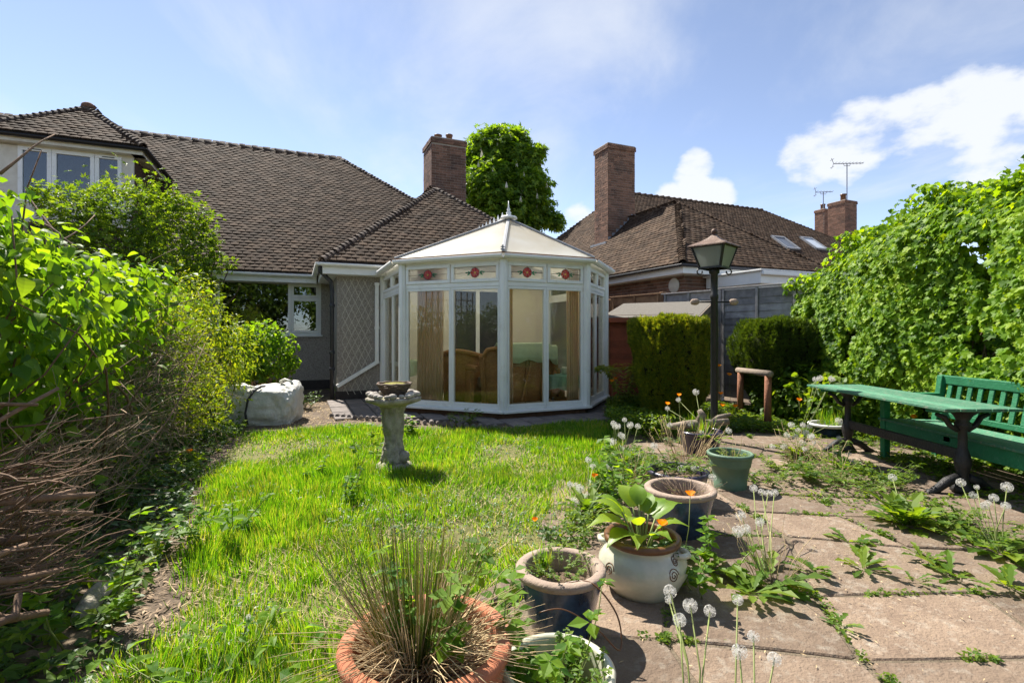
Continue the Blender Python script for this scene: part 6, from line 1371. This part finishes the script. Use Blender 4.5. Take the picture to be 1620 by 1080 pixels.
bl = [(tuple(AT(x, y, 25 + dy) - tx0), r) for x, y, dy, r in ((800, 240, 0, .95), (762, 250, .4, .9), (835, 252, 0, .62), (775, 300, -.6, 1.15), (828, 300, -.4, .95), (800, 335, -.5, 1.1), (846, 330, 0, .7), (866, 343, 0, .42), (882, 352, 0, .28), (853, 240, 0, .26), (742, 285, .5, .95), (768, 222, 0, .5), (818, 222, 0, .5), (790, 215, 0, .42), (845, 285, .3, .55), (750, 335, .5, 1.0), (800, 280, 1.2, 1.3), (855, 300, 0, .4), (825, 360, 0, .8))]
tree('horse chestnut tree in flower behind the brick chimney', (cb_.x - .35, 25, 0), cb_.z - 2.5, bl, 85, PALM, .26, 'chestnut', 110)
# trees at the garden end behind the viewpoint, mirrored in the window glass
base = jb((0, 0, 3.9), (3.4, 2.4, 3.6), 26, 1.3, 9)
t0_ = tree('leafy tree closing the garden end opposite the house, mirrored in window glass', (-4.0, -16, 0), 4, base, 26, OV, .28, 'mid', group='trees closing the garden end')
for (x, y, s) in ((-12, -15, 1.0), (4.0, -17.5, 1.05), (10.5, -16, .9), (17, -15, 1.0)):
    c = t0_.copy(); col.objects.link(c); c.location = (x, y, 0); c.scale = (s, s, s)
    for ch in t0_.children: d = ch.copy(); col.objects.link(d); d.parent = c

# ---------------------------------------------------------------- ivy on the right fence
iv = thing('ivy', 'dense glossy ivy smothering the fence behind the bench', 'ivy', loc=(4.55, 6.0, 0))
# profile: (y along, top z)
prof = [(2.2, 2.45), (3.2, 2.6), (3.9, 2.60), (4.35, 2.62), (4.9, 2.62), (5.5, 2.72), (6.0, 2.58), (6.5, 2.50), (7.0, 2.36), (7.35, 2.12), (7.9, 2.02), (8.3, 1.9)]
py_ = [a for a, b in prof]; pz_ = [b for a, b in prof]
def ivyface(n):
    y = rng.uniform(2.2, 8.35, n); z = rng.random(n) ** .9; top = np.interp(y, py_, pz_) ; zz = z * top
    b = .10 * vnoise(y, zz, 1.2, 30, 5) + .03 * np.sin(y * 3.1 + zz * 2)
    x = 4.38 + .0 * y - b - .12 * np.sin(np.clip(zz / top, 0, 1) * PI) + .28 * np.clip((zz / top - .82) / .18, 0, 1) ** 2 + .15 * np.clip((y - 7.0), 0, 2)
    dep = rng.random(n) ** 2 * .12; hole = (vnoise(y, zz, 2.6, 31, 4) < -.5) & (zz < top * .8); x = x + dep + hole * .22
    nrm_ = np.stack([-np.ones(n), np.full(n, -.25), .25 + 1.3 * np.clip((zz / top - .8) / .2, 0, 1)], 1)
    return np.stack([x, y, zz + .02], 1), nrm(nrm_)
P, N = ivyface(36000)
# top surface
n2 = 5000; y = rng.uniform(2.2, 8.2, n2); x = rng.uniform(4.4, 5.2, n2); z = np.interp(y, py_, pz_) + .08 * np.sin(y * 5 + x * 4) + rng.uniform(-.12, .08, n2); P2 = np.stack([x, y, z], 1); N2 = np.tile([-.2, -.1, 1.0], (n2, 1))
n3 = 7000; y3 = rng.uniform(2.2, 8.3, n3); z3 = rng.random(n3) * (np.interp(y3, py_, pz_) - .05); P2 = np.concatenate([P2, np.stack([rng.uniform(4.52, 4.68, n3), y3, z3 + .02], 1)]); N2 = np.concatenate([N2, np.tile([-1.0, -.2, .3], (n3, 1))])
P = np.concatenate([P, P2]); N = np.concatenate([N, nrm(N2)])
D, NN = orient(N, .75, .55, .42, .22, .75, .45)
leaves('foliage', P, D, NN, np.clip(rng.normal(size=len(P)) * .016 + .064, .03, .11), IVY, M['ivy'], iv, nsep=300)
st = []; en = []
for i in range(90):
    y = random.uniform(2.4, 8.0); st.append((4.62, y, random.uniform(0, .6))); en.append((4.50 + random.uniform(-.05, .1), y + random.uniform(-.6, .6), random.uniform(.8, 2.0)))
twigs('stems', st, en, .012, .004, M['deadtwig'], iv, .12, 5, 5)
# tendrils of ivy over the bench end and hanging on the grey fence
iv2 = thing('ivy', 'thin variegated ivy strand climbing the grey fence beside the lamp post', 'ivy', loc=(3.9, 8.95, 0))
n = 420; s_ = rng.uniform(0, 1, n); zz = s_ * 1.75; xx = 3.42 + .06 * np.sin(zz * 5) + rng.normal(size=n) * .07; P = np.stack([xx, 9.42 - .0 * xx + rng.normal(size=n) * .03, zz + .02], 1); N = np.tile([-.6, -.8, .2], (n, 1)); D, NN = orient(nrm(N.astype(float)), .8, .4, .4, .2, .7, .5)
leaves('foliage', P, D, NN, .06, IVY, M['lime'], iv2)
# leafy climbing shrub at fence foot by the bench end
cb2 = thing('leafy_shrub', 'leafy green shrub spilling between the ivy and log rail', 'shrub', loc=(3.95, 7.0, 0))
P, N = blobpts([((4.05, 7.0, .35), (.35, .4, .4)), ((4.15, 6.4, .3), (.3, .35, .35)), ((3.9, 7.45, .25), (.3, .3, .3))], 420); D, NN = orient(N); leaves('foliage', P, D, NN, .085 * rng.uniform(.7, 1.2, len(P)), OVW, M['mid'], cb2)
# ---------------------------------------------------------------- yews
def yew(label, c, hw, h, m, taper, n, sprig=.06, flat=.9, seed=1, dome=.03):
    c = Vector(c); t = thing('clipped_yew', label, 'bush', loc=c)
    MB().tube([(0, 0, 0), (.02, 0, h * .4)], [.05, .04], 8).build('trunk', M['bark'], t)
    g = np.random.default_rng(seed)
    def surf(n, k):
        nt_ = int(n * .28); a = g.uniform(0, 2 * PI, n); z = g.random(n); z[:nt_] = 1.0 - g.random(nt_) ** 2 * .04
        sq = 1 / (np.abs(np.cos(a)) ** 3.2 + np.abs(np.sin(a)) ** 3.2) ** (1 / 3.2); w_ = np.interp(z, [0, .15, .5, .8, 1], taper)
        edge = 1 - .10 * np.clip((z - .9) / .1, 0, 1) ** 2; rr = sq * edge; rr[:nt_] *= np.sqrt(g.random(nt_))
        fl = 1 + .10 * vnoise(a * 1.0, z * 3, 1.1, seed, 4) + .03 * np.sin(a * 9 + z * 2) + .04 * np.sin(a * 17 + z * 7) + .03 * np.sin(z * 19 + a * 5) + .03 * np.sin(a * 31 - z * 11)
        N_ = np.stack([np.cos(a), np.sin(a), np.full(n, .15)], 1); N_[:nt_] = N_[:nt_] * .25 + np.array([0, 0, 1.0])
        P_ = np.stack([rr * np.cos(a) * hw * w_ * fl * k, rr * np.sin(a) * hw * w_ * fl * k, z * h * (1 if k == 1 else .96)], 1)
        P_[:nt_, 2] += .05 * vnoise(P_[:nt_, 0], P_[:nt_, 1], 5, seed + 1, 3) - dome * (rr[:nt_] ** 2); return P_, nrm(N_)
    P, N = surf(n, 1.0); P2, N2 = surf(n // 3, .88); P = np.concatenate([P, P2]); N = np.concatenate([N, N2]); P[:, 2] = np.maximum(P[:, 2], .03) + g.normal(size=len(P)) * .012
    D = nrm(N * .8 + np.array([0, 0, .75]) + nrm(g.normal(size=(len(P), 3))) * .45); NN = nrm(N + nrm(g.normal(size=(len(P), 3))) * .6)
    leaves('foliage', P + np.array(c), D, NN, sprig * g.uniform(.6, 1.3, len(P)), SPRIG, M[m], t)
    # solid core added to keep the bush opaque, interior shade put into its colour
    mbc = MB(); pr_ = [(hw * float(np.interp(z, [0, .15, .5, .8, 1], taper)) * .78, z * h) for z in np.linspace(.06, .94, 9)]; mbc.lathe(pr_, 16, close=True); mbc.build('shaded_core', M['core'], t, smooth=True)
    return t
yew('tall square clipped golden yew beside the lamp post', (2.3, 7.35, 0), .53, 1.44, 'yew', [.55, .68, .92, 1.0, .95], 15000, seed=2, dome=.05)
yew('dark rounded clipped yew behind the log rail', (4.0, 7.65, 0), .56, 1.42, 'yewd', [.42, .55, .9, 1.02, .80], 14000, seed=5, dome=.10)
fs_ = thing('fern', 'dark feathery fern at the foot of the golden yew', 'fern', loc=(1.72, 7.75, 0)); nb_ = 26
P = []; D = []; N = []
for i in range(nb_):
    a = random.uniform(0, 2 * PI)
    for s_ in np.linspace(.1, 1, 16):
        q = Vector((1.72 + math.cos(a) * .42 * s_, 7.75 + math.sin(a) * .42 * s_, .75 * math.sin(s_ * 1.9) * random.uniform(.9, 1)))
        for sg in (-1, 1): P.append(q); D.append((math.cos(a) * .3 - sg * math.sin(a), math.sin(a) * .3 + sg * math.cos(a), -.1)); N.append((0, 0, 1))
leaves('fronds', np.array(P), np.array(D, float), np.array(N, float), .10, LAN, M['yew'], fs_)

# ---------------------------------------------------------------- left boundary: hedge shrubs
def hx(Y): return -2.05 - .43 * (Y - 2.1)
# far climbing shrub against the bungalow
c1 = thing('climbing_shrub', 'large feathery shrub climbing up to the dormer and over the gutter', 'shrub', loc=(-5.9, 8.6, 0))
bl = [(AT(x, y, Y), r) for x, y, Y, r in ((120, 338, 8.6, .42), (190, 330, 8.8, .42), (250, 332, 9.0, .42), (215, 355, 8.8, .6), (150, 370, 8.4, .6), (270, 365, 9.0, .45), (300, 345, 9.1, .3), (310, 395, 9.2, .35), (250, 410, 9.0, .55), (185, 420, 8.6, .7), (330, 375, 9.3, .2), (95, 318, 8.6, .25), (65, 312, 8.6, .2), (160, 318, 8.7, .25), (220, 312, 8.9, .22), (280, 330, 9.1, .25), (340, 415, 9.35, .16), (365, 418, 9.4, .1), (290, 430, 9.0, .4), (240, 470, 8.8, .6), (170, 480, 8.6, .7), (290, 480, 8.9, .45), (310, 450, 8.9, .35))]
P, N = blobpts(bl, 150, .3, .45, None, .28); D, NN = orient(N, .4, .8, .5, .7, .1, .6); leaves('foliage', P, D, NN, .085 * rng.uniform(.6, 1.3, len(P)), PALM, M['mid'], c1)
twigs('stems', [(-5.9 + random.uniform(-.5, .5), 8.5 + random.uniform(-.3, .3), 0) for _ in range(16)], [tuple(Vector(random.choice(bl)[0])) for _ in range(16)], .03, .008, M['bark'], c1, .1, 5, 6)
# old trellis fence on the left boundary
ltf = thing('trellis_fence', 'weathered grey trellis panel leaning in the left hedge', 'trellis', matrix=Matrix.Translation(AT(75, 420, 4.2) + Vector((-.25, 0, -1.72 + .35))) @ Matrix.Rotation(R(113), 4, 'Z'))
for i in range(9): MB().box(i * .14, i * .14 + .03, 0, .018, .0, 1.75).build('slat', M['wood'], ltf)
for i in range(5): MB().box(0, 1.15, .019, .037, .35 + i * .3, .38 + i * .3).build('slat', M['wood'], ltf)
# broad leaved shrub, nearest
c2 = thing('broadleaf_shrub', 'broad heart shaped bright green leaves arching over the left hedge', 'shrub', loc=(hx(3) - .3, 3.0, 0))
bl = [(AT(x, y, Y), r) for x, y, Y, r in ((-60, 390, 2.3, .26), (-15, 345, 2.6, .17), (-5, 430, 2.3, .24), (35, 420, 2.7, .2), (70, 450, 2.9, .3), (20, 500, 2.4, .26), (90, 510, 2.8, .26), (130, 455, 3.4, .22), (170, 480, 3.6, .24), (200, 460, 4.2, .24), (60, 560, 2.5, .18), (120, 550, 3.0, .2), (230, 470, 4.4, .28), (160, 440, 4.0, .22), (-80, 480, 2.1, .3), (-10, 560, 2.2, .2), (150, 560, 3.5, .2), (60, 610, 2.7, .16), (190, 530, 4.0, .22), (110, 620, 3.1, .16), (20, 640, 2.5, .14))]
P, N = blobpts(bl, 190, .45, .4, None, .26); D, NN = orient(N, .45, .75, .45, .35, .65, .55); leaves('foliage', P, D, NN, .062 * rng.uniform(.5, 1.45, len(P)), OVW, M['big'], c2, nsep=300)
twigs('stems', [(hx(3) - .5 + random.uniform(-.3, .3), 2.8 + random.uniform(-.8, 1.0), random.uniform(.2, .8)) for _ in range(60)], [tuple(Vector(random.choice(bl)[0]) + Vector(rng.normal(size=3)) * .22) for _ in range(60)], .009, .003, M['twig'], c2, .12, 5, 5)
# bare branches poking out at the top
for a, b, Y in (((-10, 410), (85, 215), 2.9), ((20, 300), (-20, 230), 2.6), ((30, 360), (140, 340), 3.4)):
    pass
twigs('bare_branch', [tuple(AT(0, 275, 2.6)), tuple(AT(20, 420, 3.0)), tuple(AT(60, 350, 3.3)), tuple(AT(90, 370, 3.3))], [tuple(AT(86, 213, 2.9)), tuple(AT(150, 340, 3.6)), tuple(AT(140, 400, 3.2)), tuple(AT(40, 300, 3.5))], .008, .003, M['twig'], c2, .05, 5, 6)
# small leaved shrub with bare brown interior and lime flush on the far edge
c3 = thing('privet_hedge', 'bare brown twiggy hedge with a lime yellow leafy edge', 'hedge', loc=(hx(4.6) - .3, 4.6, 0))
cen = [AT(x, y, Y) for x, y, Y in ((230, 560, 4.4), (250, 620, 4.6), (200, 640, 4.0), (150, 640, 3.6), (270, 660, 4.9), (180, 560, 4.0), (220, 690, 4.4), (140, 720, 3.5), (90, 680, 3.0), (240, 530, 4.6))]
st = []; en = []
for i in range(1300):
    c = random.choice(cen); a = c + Vector(rng.normal(size=3)) * .20 + Vector((-.12, .1, 0)); d = Vector(rng.normal(size=3)) ; d.z = d.z * .8 - .1; d.x += .35; d.normalize(); L = random.uniform(.12, .45); a.z = max(a.z, .08); e = a + d * L; e.z = max(e.z, .03); st.append(a); en.append(e)
twigs('twigs', st, en, rng.uniform(.0018, .0045, 1300), .001, M['deadtwig'], c3, .15, 3, 3)
edge = [(AT(x, y, Y), r) for x, y, Y, r in ((250, 490, 4.9, .18), (285, 510, 5.1, .18), (300, 550, 5.15, .18), (312, 590, 5.2, .2), (325, 630, 5.25, .18), (335, 655, 5.3, .14), (265, 530, 4.95, .2), (230, 500, 4.7, .2), (300, 660, 5.2, .16), (215, 520, 4.5, .14))]
P, N = blobpts(edge, 900, .6, .45); D, NN = orient(N, .4, .6, .7, .8, -.2, .6); leaves('foliage', P, D, NN, .042 * rng.uniform(.6, 1.3, len(P)), LAN, M['lime'], c3)
cov = [((c.x - .45, c.y + .25, max(c.z - .25, .3)), (.4, .45, .45)) for c in cen]
P, N = blobpts(cov, 150, .8, .4); D, NN = orient(N); leaves('inner_foliage', P, D, NN, .06 * rng.uniform(.6, 1.3, len(P)), OV, M['dull'], c3)
# hedge mass behind (fills the boundary)
c4 = thing('mixed_hedge', 'mixed green hedge along the left boundary behind the twiggy shrub', 'hedge', loc=(hx(6.4) - .4, 6.4, 0))
bl = []
for Y in np.arange(1.4, 8.2, .55):
    for z, r in ((.35, .42), (.95, .42), (1.45, .38)): bl.append(((hx(Y) - .62 + random.uniform(-.08, .08), Y + random.uniform(-.1, .1), z), r))
P, N = blobpts(bl, 210, .25, .35, None, .2); D, NN = orient(N); leaves('foliage', P, D, NN, .07 * rng.uniform(.6, 1.3, len(P)), OV, M['mid'], c4)
mbc = MB(); 
for Y in np.arange(1.3, 8.2, .6): mbc.beam((hx(Y) - .75, Y, .02), (hx(Y) - .75 + random.uniform(-.1, .1), Y + .1, 1.5), .04, .04)
mbc.build('stems', M['bark'], c4)
c5 = thing('leafy_shrub', 'yellow green shrub between the twiggy hedge and the window', 'shrub', loc=(-4.2, 6.9, 0))
bl = [(AT(x, y, Y), r) for x, y, Y, r in ((310, 500, 6.4, .32), (340, 530, 6.6, .34), (365, 560, 6.8, .34), (330, 580, 6.4, .34), (300, 470, 6.6, .3), (350, 610, 6.6, .3), (320, 540, 6.2, .3))]
P, N = blobpts(bl, 420, .4, .35); D, NN = orient(N); leaves('foliage', P, D, NN, .06 * rng.uniform(.6, 1.3, len(P)), LAN, M['lime'], c5)
twigs('stems', [(-4.2 + random.uniform(-.3, .3), 6.9 + random.uniform(-.3, .3), 0) for _ in range(20)], [tuple(random.choice(bl)[0]) for _ in range(20)], .012, .004, M['twig'], c5)
c6 = thing('leafy_shrub', 'rounded shrub with bare twiggy base under the leaded window', 'shrub', loc=tuple(G(410, 640)))
g0 = G(410, 640)
bl = [(AT(x, y, Y), r) for x, y, Y, r in ((380, 545, 8.4, .32), (415, 540, 8.5, .3), (445, 550, 8.6, .22), (395, 575, 8.3, .3), (435, 572, 8.5, .26), (360, 560, 8.2, .3), (458, 575, 8.6, .14))]
P, N = blobpts(bl, 480, .4, .35); D, NN = orient(N); leaves('foliage', P, D, NN, .075 * rng.uniform(.6, 1.3, len(P)), OV, M['big'], c6)
twigs('stems', [(g0.x + random.uniform(-.25, .25), g0.y + random.uniform(-.2, .2), 0) for _ in range(50)], [tuple(Vector(random.choice(bl)[0]) + Vector(rng.normal(size=3)) * .15) for _ in range(50)], .009, .004, M['deadtwig'], c6, .1, 4, 4)
# cut branches heaped at the left
bp = thing('brush_pile', 'heap of cut bare branches jutting out of the left hedge', 'brush pile', loc=(-1.9, 1.9, 0))
st = []; en = []; r0 = []
for a, b, Y0, Y1, r in (((-60, 800), (150, 782), 1.7, 1.95, .013), ((-50, 860), (110, 838), 1.6, 1.85, .012), ((-60, 920), (100, 900), 1.5, 1.75, .011), ((-40, 960), (75, 968), 1.45, 1.65, .014), ((-60, 830), (120, 775), 1.8, 2.0, .012), ((-30, 760), (146, 812), 1.7, 2.0, .011), ((-50, 900), (45, 860), 1.5, 1.7, .011), ((-60, 700), (92, 614), 1.8, 2.1, .009), ((-50, 650), (60, 640), 1.8, 2.0, .008), ((-40, 1000), (30, 940), 1.4, 1.55, .012)):
    st.append(AT(*a, Y0)); en.append(AT(*b, Y1)); r0.append(r)
for i, (a, b, r) in enumerate(zip(st, en, r0)):
    pts = [Vector(a) - Vector(bp.location), (Vector(a) + Vector(b)) / 2 - Vector(bp.location) + Vector(rng.normal(size=3)) * .02, Vector(b) - Vector(bp.location)]
    MB().tube(pts, [r * 1.1, r, r * .8], 8).build('branch', M['twig'], bp, smooth=True)
st = []; en = []
for i in range(240):
    a = AT(random.uniform(-80, 50), random.uniform(730, 960), random.uniform(1.6, 2.1)); e = a + Vector((random.uniform(.05, .26), random.uniform(-.1, .25), random.uniform(-.04, .16))); e.z = max(e.z, .05); a.z = max(a.z, .04); st.append(a); en.append(e)
twigs('twigs', st, en, rng.uniform(.0018, .005, 240), .0012, M['twig'], bp, .17, 5, 4)
c7 = thing('twiggy_shrub', 'dark tangle of dead stems under the left hedge', 'shrub', loc=(-2.4, 2.6, 0))
st = []; en = []
for i in range(500):
    Y = random.uniform(1.9, 4.0); a = Vector((hx(Y) - .1 + random.uniform(-.3, .1), Y, random.uniform(.02, .7))); st.append(a); en.append(a + Vector((random.uniform(-.1, .3), random.uniform(-.3, .3), random.uniform(-.1, .4))))
for e in en: e.z = max(e.z, .03)
twigs('twigs', st, en, rng.uniform(.002, .005, 500), .001, M['deadtwig'], c7, .14, 3, 3)
